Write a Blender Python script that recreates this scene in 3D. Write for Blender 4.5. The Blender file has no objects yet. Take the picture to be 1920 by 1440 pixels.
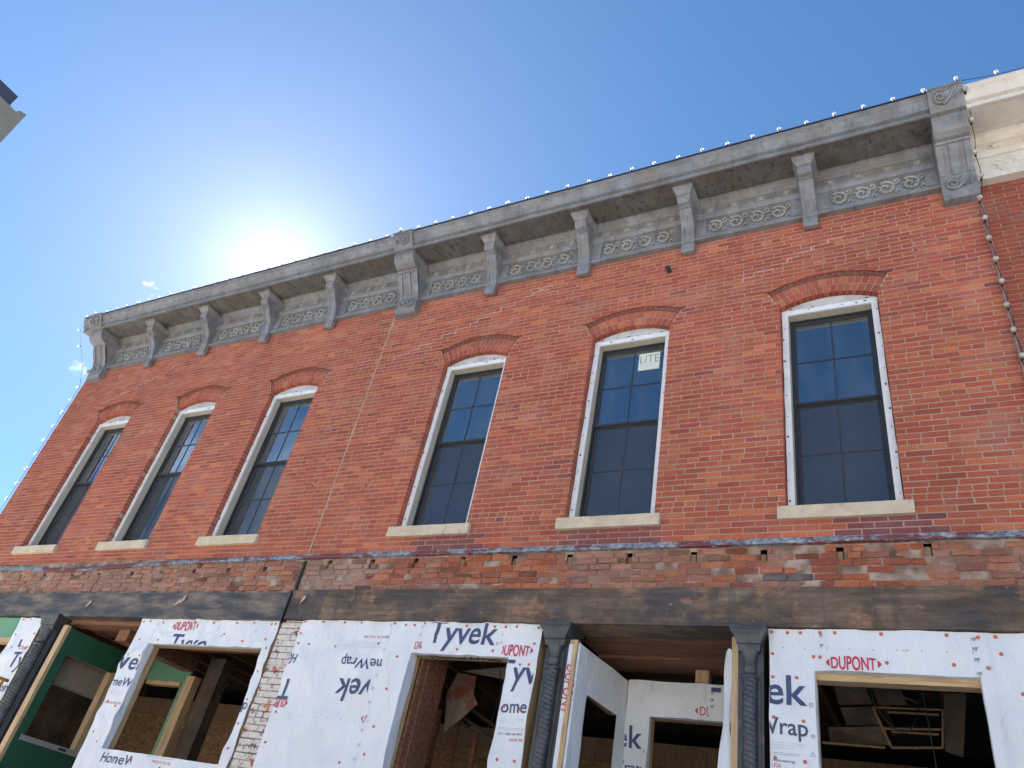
import bpy, bmesh, math, random
from mathutils import Vector, Matrix, noise
C = bpy.context
SC = C.scene
COL = SC.collection
R = random.Random(7)
rad = math.radians

# ------------------------------------------------------------------ camera, sky, sun, exposure
cam_d = bpy.data.cameras.new('camera')
cam = bpy.data.objects.new('camera', cam_d)
COL.objects.link(cam)
cam_d.sensor_width = 36.0
cam_d.lens = 1418.39 / 1920 * 36
cam_d.clip_end = 5000
RIGHT = Vector((0.88137174, 0.43581603, 0.182341))
DOWN = Vector((-0.12837456, 0.59238822, -0.79535914))
FWD = Vector((-0.45464693, 0.67759913, 0.57806193))
CAM = Vector((0, -6.32, 1.6))
mw = Matrix.Identity(4)
for i in range(3):
    mw[i][0] = RIGHT[i]; mw[i][1] = -DOWN[i]; mw[i][2] = -FWD[i]; mw[i][3] = CAM[i]
cam.matrix_world = mw
SC.camera = cam

SUN = Vector((-0.67312, 0.42900, 0.60239)).normalized()
elev = math.asin(SUN.z)
azim = math.atan2(SUN.x, SUN.y)
world = bpy.data.worlds.new('World')
SC.world = world
world.use_nodes = True
wn, wl = world.node_tree.nodes, world.node_tree.links
wn.clear()
sky = wn.new('ShaderNodeTexSky'); sky.sky_type = 'NISHITA'; sky.sun_disc = False
sky.sun_elevation = elev; sky.sun_rotation = azim
sky.altitude = 1500; sky.air_density = 0.55; sky.dust_density = 0.05; sky.ozone_density = 1.2
hs = wn.new('ShaderNodeHueSaturation'); hs.inputs['Saturation'].default_value = 1.36; hs.inputs['Value'].default_value = 1.16
bg = wn.new('ShaderNodeBackground'); bg.inputs['Strength'].default_value = 0.05
wo = wn.new('ShaderNodeOutputWorld')
gm = wn.new('ShaderNodeGamma'); gm.inputs['Gamma'].default_value = .75
wl.new(sky.outputs[0], gm.inputs['Color']); wl.new(gm.outputs[0], hs.inputs['Color'])
wl.new(hs.outputs[0], bg.inputs['Color'])
# aureole of scattered light close round the sun, and three wisps of cloud
tc = wn.new('ShaderNodeTexCoord')
dotn = wn.new('ShaderNodeVectorMath'); dotn.operation = 'DOT_PRODUCT'; dotn.inputs[1].default_value = SUN
nrm = wn.new('ShaderNodeVectorMath'); nrm.operation = 'NORMALIZE'; wl.new(tc.outputs['Generated'], nrm.inputs[0]); wl.new(nrm.outputs[0], dotn.inputs[0])
def wm(op, a, b=None):
    m = wn.new('ShaderNodeMath'); m.operation = op
    for i, v in enumerate((a, b)):
        if v is None: continue
        if isinstance(v, (int, float)): m.inputs[i].default_value = v
        else: wl.new(v, m.inputs[i])
    return m.outputs[0]
th = wm('ARCCOSINE', wm('MINIMUM', dotn.outputs['Value'], .999999))
core = wm('MULTIPLY', wm('POWER', 2.71828, wm('DIVIDE', th, -rad(2.7))), .13)
wide = wm('MULTIPLY', wm('POWER', 2.71828, wm('DIVIDE', th, -rad(12))), .07)
glow = wm('ADD', core, wide)
bg2 = wn.new('ShaderNodeBackground'); bg2.inputs['Color'].default_value = (1, .95, .86, 1); wl.new(glow, bg2.inputs['Strength'])
cl_noise = wn.new('ShaderNodeTexNoise'); cl_noise.inputs['Scale'].default_value = 95; cl_noise.inputs['Detail'].default_value = 6; cl_noise.inputs['Distortion'].default_value = .8
wl.new(nrm.outputs[0], cl_noise.inputs['Vector'])
acc = None
for dv, r_, k_ in (((-0.7699, 0.3528, 0.5317), 0.62, 0.9), ((-0.7822, 0.3395, 0.5223), 0.55, 0.3), ((-0.8302, 0.3599, 0.4258), 0.4, 0.3), ((-0.7778, 0.3595, 0.5155), 0.3, 0.3)):
    dd = wn.new('ShaderNodeVectorMath'); dd.operation = 'DOT_PRODUCT'; dd.inputs[1].default_value = dv; wl.new(nrm.outputs[0], dd.inputs[0])
    a_ = wm('DIVIDE', wm('ARCCOSINE', wm('MINIMUM', dd.outputs['Value'], .999999)), rad(r_))
    a_ = wm('MULTIPLY', wm('MAXIMUM', wm('SUBTRACT', wm('ADD', wm('SUBTRACT', 1.0, a_), wm('MULTIPLY', wm('SUBTRACT', cl_noise.outputs['Fac'], .5), 4.0)), .15), 0.0), .16 * k_)
    a_ = wm('MULTIPLY', a_, wm('LESS_THAN', wm('ARCCOSINE', wm('MINIMUM', dd.outputs['Value'], .999999)), rad(r_ * 1.6)))
    acc = a_ if acc is None else wm('ADD', acc, a_)
# soft thin cloud low in the sky on the far side of the street, which the left windows mirror
n2 = wn.new('ShaderNodeTexNoise'); n2.inputs['Scale'].default_value = 7; n2.inputs['Detail'].default_value = 7; n2.inputs['Distortion'].default_value = 1.0
wl.new(nrm.outputs[0], n2.inputs['Vector'])
d3 = wn.new('ShaderNodeVectorMath'); d3.operation = 'DOT_PRODUCT'; d3.inputs[1].default_value = Vector((-.84, -.44, .33)).normalized(); wl.new(nrm.outputs[0], d3.inputs[0])
f3 = wm('MAXIMUM', wm('SUBTRACT', 1.0, wm('DIVIDE', wm('ARCCOSINE', wm('MINIMUM', d3.outputs['Value'], .999999)), rad(17))), 0.0)
c3 = wm('MULTIPLY', wm('MULTIPLY', f3, wm('MAXIMUM', wm('MULTIPLY', wm('SUBTRACT', n2.outputs['Fac'], .38), 4.0), 0.0)), .22)
acc = wm('ADD', acc, c3)
bg3 = wn.new('ShaderNodeBackground'); bg3.inputs['Color'].default_value = (1, 1, 1, 1); wl.new(acc, bg3.inputs['Strength'])
ad1 = wn.new('ShaderNodeAddShader'); ad2 = wn.new('ShaderNodeAddShader')
wl.new(bg.outputs[0], ad1.inputs[0]); wl.new(bg2.outputs[0], ad1.inputs[1]); wl.new(ad1.outputs[0], ad2.inputs[0]); wl.new(bg3.outputs[0], ad2.inputs[1])
wl.new(ad2.outputs[0], wo.inputs['Surface'])

sun_d = bpy.data.lights.new('sun', 'SUN')
sun_d.energy = 5.0; sun_d.angle = rad(0.5); sun_d.color = (1, .95, .87)
sun = bpy.data.objects.new('sun', sun_d)
COL.objects.link(sun)
sun.rotation_euler = (-SUN).to_track_quat('-Z', 'Y').to_euler()

SC.view_settings.view_transform = 'Standard'
SC.view_settings.look = 'None'
SC.view_settings.gamma = 1.0
SC.view_settings.use_curve_mapping = False
SC.view_settings.exposure = 2.86
SC.render.engine = 'CYCLES'
SC.cycles.caustics_reflective = False; SC.cycles.caustics_refractive = False
SC.cycles.sample_clamp_indirect = 2.5; SC.cycles.blur_glossy = 1.0

# ------------------------------------------------------------------ materials
def srgb(r, g, b):
    return tuple(((c / 255) / 12.92 if c <= 10 else (((c / 255) + .055) / 1.055) ** 2.4) for c in (r, g, b)) + (1,)

class NT:
    def __init__(s, name):
        s.m = bpy.data.materials.new(name); s.m.use_nodes = True
        s.n, s.l = s.m.node_tree.nodes, s.m.node_tree.links
        s.n.clear()
        s.out = s.n.new('ShaderNodeOutputMaterial')
        s.b = s.n.new('ShaderNodeBsdfPrincipled')
        s.l.new(s.b.outputs[0], s.out.inputs[0])
        g = s.n.new('ShaderNodeNewGeometry'); s.pos = g.outputs['Position']
    def set(s, **k):
        for a, v in k.items():
            s.b.inputs[a.replace('_', ' ')].default_value = v
        return s
    def scale(s, vec, sc, off=(0, 0, 0)):
        m = s.n.new('ShaderNodeMapping'); s.l.new(vec, m.inputs['Vector'])
        m.inputs['Scale'].default_value = sc; m.inputs['Location'].default_value = off
        return m.outputs[0]
    def noise(s, sc=1.0, detail=5, rough=.55, stretch=(1, 1, 1), off=(0, 0, 0), dist=0.0):
        t = s.n.new('ShaderNodeTexNoise'); s.l.new(s.scale(s.pos, stretch, off), t.inputs['Vector'])
        t.inputs['Scale'].default_value = sc; t.inputs['Detail'].default_value = detail
        t.inputs['Roughness'].default_value = rough; t.inputs['Distortion'].default_value = dist
        return t.outputs['Fac']
    def voro(s, sc=1.0, stretch=(1, 1, 1), feat='F1', out='Distance'):
        t = s.n.new('ShaderNodeTexVoronoi'); t.feature = feat
        s.l.new(s.scale(s.pos, stretch), t.inputs['Vector']); t.inputs['Scale'].default_value = sc
        return t.outputs[out]
    def ramp(s, fac, stops, interp='LINEAR'):
        r = s.n.new('ShaderNodeValToRGB'); s.l.new(fac, r.inputs[0]); r.color_ramp.interpolation = interp
        e = r.color_ramp.elements
        while len(e) < len(stops): e.new(.5)
        for q, (p, c) in zip(e, stops):
            q.position = p; q.color = c if len(c) == 4 else tuple(c) + (1,)
        return r.outputs[0]
    def mix(s, fac, a, b, mode='MIX'):
        m = s.n.new('ShaderNodeMix'); m.data_type = 'RGBA'; m.blend_type = mode
        for sock, v in ((m.inputs[0], fac), (m.inputs[6], a), (m.inputs[7], b)):
            if isinstance(v, (int, float)): sock.default_value = v
            elif isinstance(v, tuple): sock.default_value = v if len(v) == 4 else v + (1,)
            else: s.l.new(v, sock)
        return m.outputs[2]
    def attr(s, name='col'):
        a = s.n.new('ShaderNodeAttribute'); a.attribute_name = name
        return a.outputs['Color']
    def color(s, c):
        s.l.new(c, s.b.inputs['Base Color']); return s
    def bump(s, h, strength=.4, dist=.01):
        b = s.n.new('ShaderNodeBump'); b.inputs['Strength'].default_value = strength; b.inputs['Distance'].default_value = dist
        s.l.new(h, b.inputs['Height']); s.l.new(b.outputs[0], s.b.inputs['Normal']); return s
    def rough(s, f, lo, hi):
        s.l.new(s.ramp(f, [(0.3, (lo,) * 3), (.7, (hi,) * 3)]), s.b.inputs['Roughness']); return s

M = {}
# brick: colour of each brick is stored with the brick; soot and lime bloom on top
def brick_mat(name, bloom, bump=.5):
    t = NT(name).set(Roughness=.88)
    c = t.attr('col')
    n1 = t.noise(55, 4); c = t.mix(t.ramp(n1, [(.3, (.72, .72, .72)), (.7, (1.15, 1.12, 1.1))]), c, c) if False else t.mix(1.0, c, t.ramp(n1, [(.3, (.74, .74, .74)), (.72, (1.18, 1.16, 1.15))]), 'MULTIPLY')
    n2 = t.noise(2.2, 6, .6)
    c = t.mix(t.ramp(n2, [(.5, (0, 0, 0)), (.8, (bloom,) * 3)]), c, (.42, .33, .29, 1))
    n3 = t.noise(160, 2)
    c = t.mix(t.ramp(n3, [(.62, (0, 0, 0)), (.72, (.5, .5, .5))]), c, (.09, .05, .04, 1))
    c = t.mix(1.0, c, t.ramp(t.noise(.9, 5, .6, (1, 1, .55), (4, 0, 2)), [(.35, (.84, .83, .83)), (.65, (1.1, 1.1, 1.1))]), 'MULTIPLY')
    t.color(c).bump(t.noise(120, 3), bump, .004)
    return t.m
M['brick'] = brick_mat('brick_face', .26, .35)
M['oldbrick'] = brick_mat('old_brick_face', .55, .9)
t = NT('mortar').set(Roughness=.95)
t.color(t.mix(t.ramp(t.noise(3, 6), [(.35, (0, 0, 0)), (.7, (1, 1, 1))]), (.33, .21, .155, 1), (.42, .295, .225, 1))).bump(t.noise(90, 4), .5, .004); M['mortar'] = t.m
t = NT('old_mortar').set(Roughness=.95)
t.color(t.ramp(t.noise(6, 6), [(.3, (.09, .06, .045)), (.48, (.22, .145, .11)), (.65, (.40, .32, .27))])).bump(t.noise(60, 4), .8, .008); M['oldmortar'] = t.m
t = NT('pale_mortar').set(Roughness=.95); t.color(t.ramp(t.noise(20, 4), [(.3, (.35, .26, .21)), (.7, (.47, .38, .32))])); M['palemortar'] = t.m

def metal(name, base, light, brown, dark, amt=1.0):
    t = NT(name).set(Roughness=.62)
    c = t.mix(t.ramp(t.noise(4, 7, .7), [(.4, (0, 0, 0)), (.6, (1, 1, 1))]), base, light)
    c = t.mix(t.ramp(t.noise(2.6, 7, .72, (1, 1, 1.6), (3, 1, 5)), [(.47, (0, 0, 0)), (.6, (.8 * amt,) * 3)]), c, brown)
    c = t.mix(t.ramp(t.noise(7, 7, .75, (2.2, 1, .6), (9, 4, 2)), [(.52, (0, 0, 0)), (.64, (.8 * amt,) * 3)]), c, dark)
    c = t.mix(t.ramp(t.noise(26, 6, .75, (1, 1, 1), (2, 7, 2)), [(.57, (0, 0, 0)), (.66, (.6 * amt,) * 3)]), c, light)
    c = t.mix(t.ramp(t.noise(30, 5, .7, (3, 1, .8), (5, 1, 8)), [(.6, (0, 0, 0)), (.68, (.7 * amt,) * 3)]), c, dark)
    t.color(c).bump(t.noise(40, 4), .25, .005)
    return t.m
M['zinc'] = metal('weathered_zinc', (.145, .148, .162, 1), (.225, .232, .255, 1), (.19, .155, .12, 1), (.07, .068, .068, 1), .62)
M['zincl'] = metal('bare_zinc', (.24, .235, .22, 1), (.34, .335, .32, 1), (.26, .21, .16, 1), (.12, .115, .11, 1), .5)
M['soffit'] = metal('shaded_soffit_zinc', (.085, .083, .084, 1), (.15, .145, .135, 1), (.125, .105, .082, 1), (.035, .034, .036, 1), 1.1)  # darker copy of the zinc; the shade under the cornice is in its colour
M['cream'] = metal('cream_paint', (.58, .53, .47, 1), (.64, .60, .55, 1), (.45, .37, .28, 1), (.42, .36, .32, 1), .45)
t = NT('white_membrane').set(Roughness=.35)
t.color(t.ramp(t.noise(8, 4), [(.3, (.66, .67, .69)), (.7, (.78, .79, .81))])).bump(t.noise(14, 3, .5, (1, 1, .4)), .35, .01); M['membrane'] = t.m
t = NT('primed_wood').set(Roughness=.7); t.color(t.ramp(t.noise(4, 5, .6, (6, 6, .6)), [(.3, (.42, .38, .31)), (.7, (.58, .54, .46))])); M['primed'] = t.m
t = NT('shaded_head_board').set(Roughness=.7); t.color(t.ramp(t.noise(6, 5, .6, (1, 1, 2)), [(.35, (.36, .36, .35)), (.6, (.52, .52, .53))])); M['headboard'] = t.m  # greyer than the membrane: shade on the arched wedge is put in its colour
t = NT('raw_timber').set(Roughness=.8)
g = t.noise(6, 6, .6, (5, 5, .5), dist=.6); t.color(t.ramp(g, [(.25, (.26, .16, .085)), (.5, (.47, .33, .19)), (.75, (.58, .44, .28))])).bump(g, .2, .003); M['timber'] = t.m
t = NT('raw_timber_across').set(Roughness=.8)
g = t.noise(6, 6, .6, (.5, 5, 5), dist=.6); t.color(t.ramp(g, [(.25, (.27, .17, .09)), (.5, (.48, .34, .2)), (.75, (.6, .46, .3))])).bump(g, .2, .003); M['timber_x'] = t.m
t = NT('old_timber').set(Roughness=.85)
g = t.noise(6, 6, .6, (5, 5, .5), dist=.6); t.color(t.ramp(g, [(.25, (.11, .065, .035)), (.5, (.2, .125, .07)), (.75, (.27, .18, .11))])).bump(g, .2, .003); M['oldtimber'] = t.m
t = NT('brown_joist').set(Roughness=.85)
g = t.noise(5, 7, .65, (.35, 5, 6), dist=.8); t.color(t.ramp(g, [(.25, (.06, .025, .014)), (.5, (.17, .075, .042)), (.75, (.29, .15, .09))])).bump(g, .4, .006); M['joist'] = t.m
t = NT('weathered_beam').set(Roughness=.85)
c = t.ramp(t.noise(2.1, 8, .66, (.75, 1, 1.5), dist=.5), [(.34, (.048, .044, .046)), (.46, (.105, .075, .058)), (.56, (.16, .112, .082)), (.68, (.21, .165, .13))])
c = t.mix(t.ramp(t.noise(1.3, 5, .6, (1.1, 1, 1.2), (4, 0, 0)), [(.5, (0, 0, 0)), (.58, (.75,) * 3)]), c, (.052, .052, .062, 1))
c = t.mix(t.ramp(t.noise(1.7, 6, .7, (1.2, 1, 1.3), (11, 0, 3)), [(.56, (0, 0, 0)), (.61, (.7,) * 3)]), c, (.27, .15, .09, 1))
c = t.mix(1.0, c, t.ramp(t.noise(9, 7, .7, (.25, 1, 3.5)), [(.35, (.7, .68, .66)), (.65, (1.25, 1.22, 1.2))]), 'MULTIPLY')
c = t.mix(t.ramp(t.noise(16, 6, .75, (.6, 1, 1.2), (1, 5, 3)), [(.63, (0, 0, 0)), (.67, (.6,) * 3)]), c, (.36, .30, .25, 1))
c = t.mix(t.ramp(t.noise(7, 4, .6, (1.6, 1, .12), (3, 2, 3)), [(.57, (0, 0, 0)), (.66, (.4,) * 3)]), c, (.05, .047, .05, 1))
t.color(c).bump(t.noise(10, 7, .7, (.3, 2, 3)), .7, .012); M['beam'] = t.m
t = NT('black_painted_beam').set(Roughness=.5)
g = t.noise(3, 7, .65, (.6, 1, 2.2), (2, 0, 1))
c = t.ramp(g, [(.32, (.018, .019, .024)), (.45, (.038, .037, .042)), (.53, (.10, .078, .062)), (.66, (.19, .15, .12))])
c = t.mix(t.ramp(t.noise(9, 7, .75, (.5, 1, 1.2), (7, 0, 1)), [(.66, (0, 0, 0)), (.72, (.6,) * 3)]), c, (.33, .29, .25, 1))
t.color(c).bump(t.noise(9, 6, .6, (.4, 1, 2)), .5, .01); M['blackbeam'] = t.m
t = NT('peeling_flashing').set(Roughness=.6)
n = t.noise(3.2, 8, .72, (.55, 1, 1.3), (3, 0, 0)); m_ = t.ramp(n, [(.48, (0, 0, 0)), (.50, (1, 1, 1))])
gr = t.ramp(t.noise(28, 6, .7), [(.38, (.09, .11, .15)), (.48, (.2, .225, .265)), (.62, (.38, .4, .44))])
t.color(t.mix(m_, (.165, .055, .055, 1), gr)).bump(m_, .4, .003); M['flash'] = t.m
t = NT('limestone').set(Roughness=.9)
c = t.ramp(t.noise(9, 6, .65), [(.3, (.45, .375, .27)), (.7, (.60, .52, .40))])
c = t.mix(t.ramp(t.noise(7, 6, .7, (2, 1, .6), (5, 0, 0)), [(.58, (0, 0, 0)), (.75, (.7,) * 3)]), c, (.16, .13, .1, 1))
t.color(c).bump(t.noise(60, 4), .4, .004); M['stone'] = t.m
t = NT('dark_sash').set(Roughness=.35, Base_Color=(.035, .037, .042, 1)); M['sash'] = t.m
t = NT('muntin_bar').set(Roughness=.5, Base_Color=(.026, .040, .062, 1)); M['muntin'] = t.m
# insulated glass: mirror-like coating over a view into a dark room
t = NT('window_glass')
tr = t.n.new('ShaderNodeBsdfTransparent'); tr.inputs[0].default_value = (.42, .45, .47, 1)
gl = t.n.new('ShaderNodeBsdfGlossy'); gl.inputs['Roughness'].default_value = .015; gl.inputs[0].default_value = (.82, .95, 1, 1)
fr = t.n.new('ShaderNodeFresnel'); fr.inputs[0].default_value = 3.5
bp = t.n.new('ShaderNodeBump'); bp.inputs['Strength'].default_value = .10; bp.inputs['Distance'].default_value = .02
t.l.new(t.noise(1.3, 2), bp.inputs['Height']); t.l.new(bp.outputs[0], gl.inputs['Normal'])
ms = t.n.new('ShaderNodeMixShader'); t.l.new(fr.outputs[0], ms.inputs[0]); t.l.new(tr.outputs[0], ms.inputs[1]); t.l.new(gl.outputs[0], ms.inputs[2])
df = t.n.new('ShaderNodeBsdfDiffuse'); df.inputs[0].default_value = (.45, .45, .44, 1)
md = t.n.new('ShaderNodeMixShader'); t.l.new(t.ramp(t.noise(2.2, 6, .65, (2.5, 1, .7), dist=.8), [(.4, (.015,) * 3), (.7, (.09,) * 3)]), md.inputs[0]); t.l.new(ms.outputs[0], md.inputs[1]); t.l.new(df.outputs[0], md.inputs[2])
t.l.new(md.outputs[0], t.out.inputs[0]); M['glass'] = t.m
t = NT('insect_screen').set(Roughness=.8, Base_Color=(.05, .058, .072, 1), Alpha=.45); M['screen'] = t.m
t = NT('sticker_paper').set(Roughness=.6, Base_Color=(.62, .68, .6, 1)); M['paper'] = t.m
t = NT('rust_fastener').set(Roughness=.6); t.color(t.ramp(t.noise(40, 2), [(.4, (.025, .02, .03)), (.6, (.16, .03, .025))])); M['fast'] = t.m
# house wrap
t = NT('house_wrap').set(Roughness=.55)
t.color(t.ramp(t.noise(1.5, 5), [(.3, (.63, .67, .73)), (.7, (.72, .76, .82))]))
w1 = t.noise(3.2, 6, .6, (1.2, 1, .55), dist=1.4); w2 = t.voro(2.2, (1, 1, .6), 'DISTANCE_TO_EDGE')
mm = t.n.new('ShaderNodeMath'); mm.operation = 'ADD'; t.l.new(w1, mm.inputs[0])
m2 = t.n.new('ShaderNodeMath'); m2.operation = 'MULTIPLY'; t.l.new(w2, m2.inputs[0]); m2.inputs[1].default_value = .25; t.l.new(m2.outputs[0], mm.inputs[1])
t.bump(mm.outputs[0], .85, .04); M['wrap'] = t.m
M['ink_blue'] = NT('navy_print').set(Roughness=.6, Base_Color=(.045, .07, .16, 1)).m
M['ink_red'] = NT('red_print').set(Roughness=.6, Base_Color=(.52, .03, .065, 1)).m
M['ink_grey'] = NT('grey_print').set(Roughness=.6, Base_Color=(.36, .40, .46, 1)).m
M['ink_and_dark'] = NT('black_print_and_dark').set(Roughness=.6, Base_Color=(.015, .017, .02, 1)).m
M['cap'] = NT('orange_cap').set(Roughness=.5, Base_Color=(.55, .13, .075, 1)).m
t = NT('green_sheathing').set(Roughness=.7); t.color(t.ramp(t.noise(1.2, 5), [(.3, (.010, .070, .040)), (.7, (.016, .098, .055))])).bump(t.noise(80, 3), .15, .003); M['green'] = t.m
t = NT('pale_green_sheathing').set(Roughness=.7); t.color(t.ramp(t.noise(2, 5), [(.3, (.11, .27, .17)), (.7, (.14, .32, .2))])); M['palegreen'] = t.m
t = NT('cast_iron').set(Roughness=.42, Metallic=.25)
c = t.ramp(t.noise(9, 6, .65), [(.3, (.030, .034, .042)), (.6, (.062, .068, .08)), (.8, (.12, .125, .135))])
t.color(c).bump(t.noise(50, 4), .3, .004); M['iron'] = t.m
t = NT('strand_board').set(Roughness=.85)
v = t.n.new('ShaderNodeTexVoronoi'); v.feature = 'F1'; v.inputs['Scale'].default_value = 20; v.inputs['Randomness'].default_value = 1
dm = t.n.new('ShaderNodeMix'); dm.data_type = 'VECTOR'; dm.inputs[0].default_value = .12
nn = t.n.new('ShaderNodeTexNoise'); nn.inputs['Scale'].default_value = 5; t.l.new(t.pos, nn.inputs['Vector'])
t.l.new(t.pos, dm.inputs[4]); t.l.new(nn.outputs['Color'], dm.inputs[5])
t.l.new(t.scale(dm.outputs[1], (1, 1, 2.6)), v.inputs['Vector'])
bw = t.n.new('ShaderNodeSeparateColor'); t.l.new(v.outputs['Color'], bw.inputs[0])
c = t.ramp(bw.outputs[0], [(0, (.13, .07, .032)), (.2, (.19, .11, .052)), (.7, (.24, .145, .07)), (1, (.32, .21, .115))]); t.color(c).bump(v.outputs['Distance'], .3, .004); M['osb'] = t.m
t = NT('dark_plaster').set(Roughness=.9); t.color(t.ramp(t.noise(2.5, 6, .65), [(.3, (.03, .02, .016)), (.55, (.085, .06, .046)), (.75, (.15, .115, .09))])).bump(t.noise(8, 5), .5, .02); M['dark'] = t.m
t = NT('grey_board').set(Roughness=.85); t.color(t.ramp(t.noise(3, 5), [(.3, (.22, .19, .15)), (.7, (.33, .29, .23))])); M['greyboard'] = t.m
t = NT('red_tin').set(Roughness=.6); t.color(t.ramp(t.noise(4, 6, .6), [(.35, (.2, .055, .035)), (.5, (.26, .1, .07)), (.62, (.3, .26, .22))])); M['redtin'] = t.m
t = NT('whitewashed_brick').set(Roughness=.9)
c = t.attr('col'); pk = t.ramp(t.noise(14, 7, .72, (1, 1, 1)), [(.56, (1, 1, 1)), (.60, (0, 0, 0))])
t.color(t.mix(pk, c, t.ramp(t.noise(30, 4), [(.3, (.52, .49, .46)), (.7, (.66, .63, .61))]))).bump(pk, .4, .004); M['whitebrick'] = t.m
M['bulb'] = NT('frosted_bulb').set(Roughness=.25, Base_Color=(.88, .86, .80, 1), Transmission_Weight=.45, IOR=1.2).m
t = NT('dusty_bulb').set(Roughness=.4); t.color(t.ramp(t.noise(25, 3), [(.35, (.30, .25, .21)), (.6, (.5, .46, .42))])); M['oldbulb'] = t.m
M['socket'] = NT('black_socket').set(Roughness=.5, Base_Color=(.012, .012, .013, 1)).m
M['alu'] = NT('level_aluminium').set(Roughness=.35, Metallic=.6, Base_Color=(.62, .63, .66, 1)).m
t = NT('rusty_pipe').set(Roughness=.6); t.color(t.ramp(t.noise(16, 5), [(.35, (.1, .045, .02)), (.5, (.5, .25, .05)), (.7, (.55, .36, .2))])); M['rust'] = t.m
t = NT('painted_conduit').set(Roughness=.6); t.color(t.ramp(t.noise(12, 5), [(.3, (.2, .1, .085)), (.7, (.34, .2, .17))])); M['conduit'] = t.m
t = NT('worn_paving').set(Roughness=.9); t.color(t.ramp(t.noise(30, 6), [(.3, (.34, .335, .325)), (.7, (.42, .415, .40))])).bump(t.noise(200, 3), .4, .006); M['asphalt'] = t.m
t = NT('concrete').set(Roughness=.9); t.color(t.ramp(t.noise(3, 7), [(.3, (.36, .34, .3)), (.7, (.46, .44, .4))])).bump(t.noise(120, 3), .2, .003); M['concrete'] = t.m
t = NT('stucco_grey').set(Roughness=.9); t.color(t.ramp(t.noise(2, 6), [(.3, (.125, .125, .112)), (.7, (.145, .145, .13))])).bump(t.noise(40, 4), .2, .006); M['stucco'] = t.m
M['darkcap'] = NT('dark_roof_metal').set(Roughness=.5, Base_Color=(.028, .035, .055, 1)).m
t = NT('roof_felt').set(Roughness=.9, Base_Color=(.06, .06, .06, 1)); M['felt'] = t.m

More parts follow.
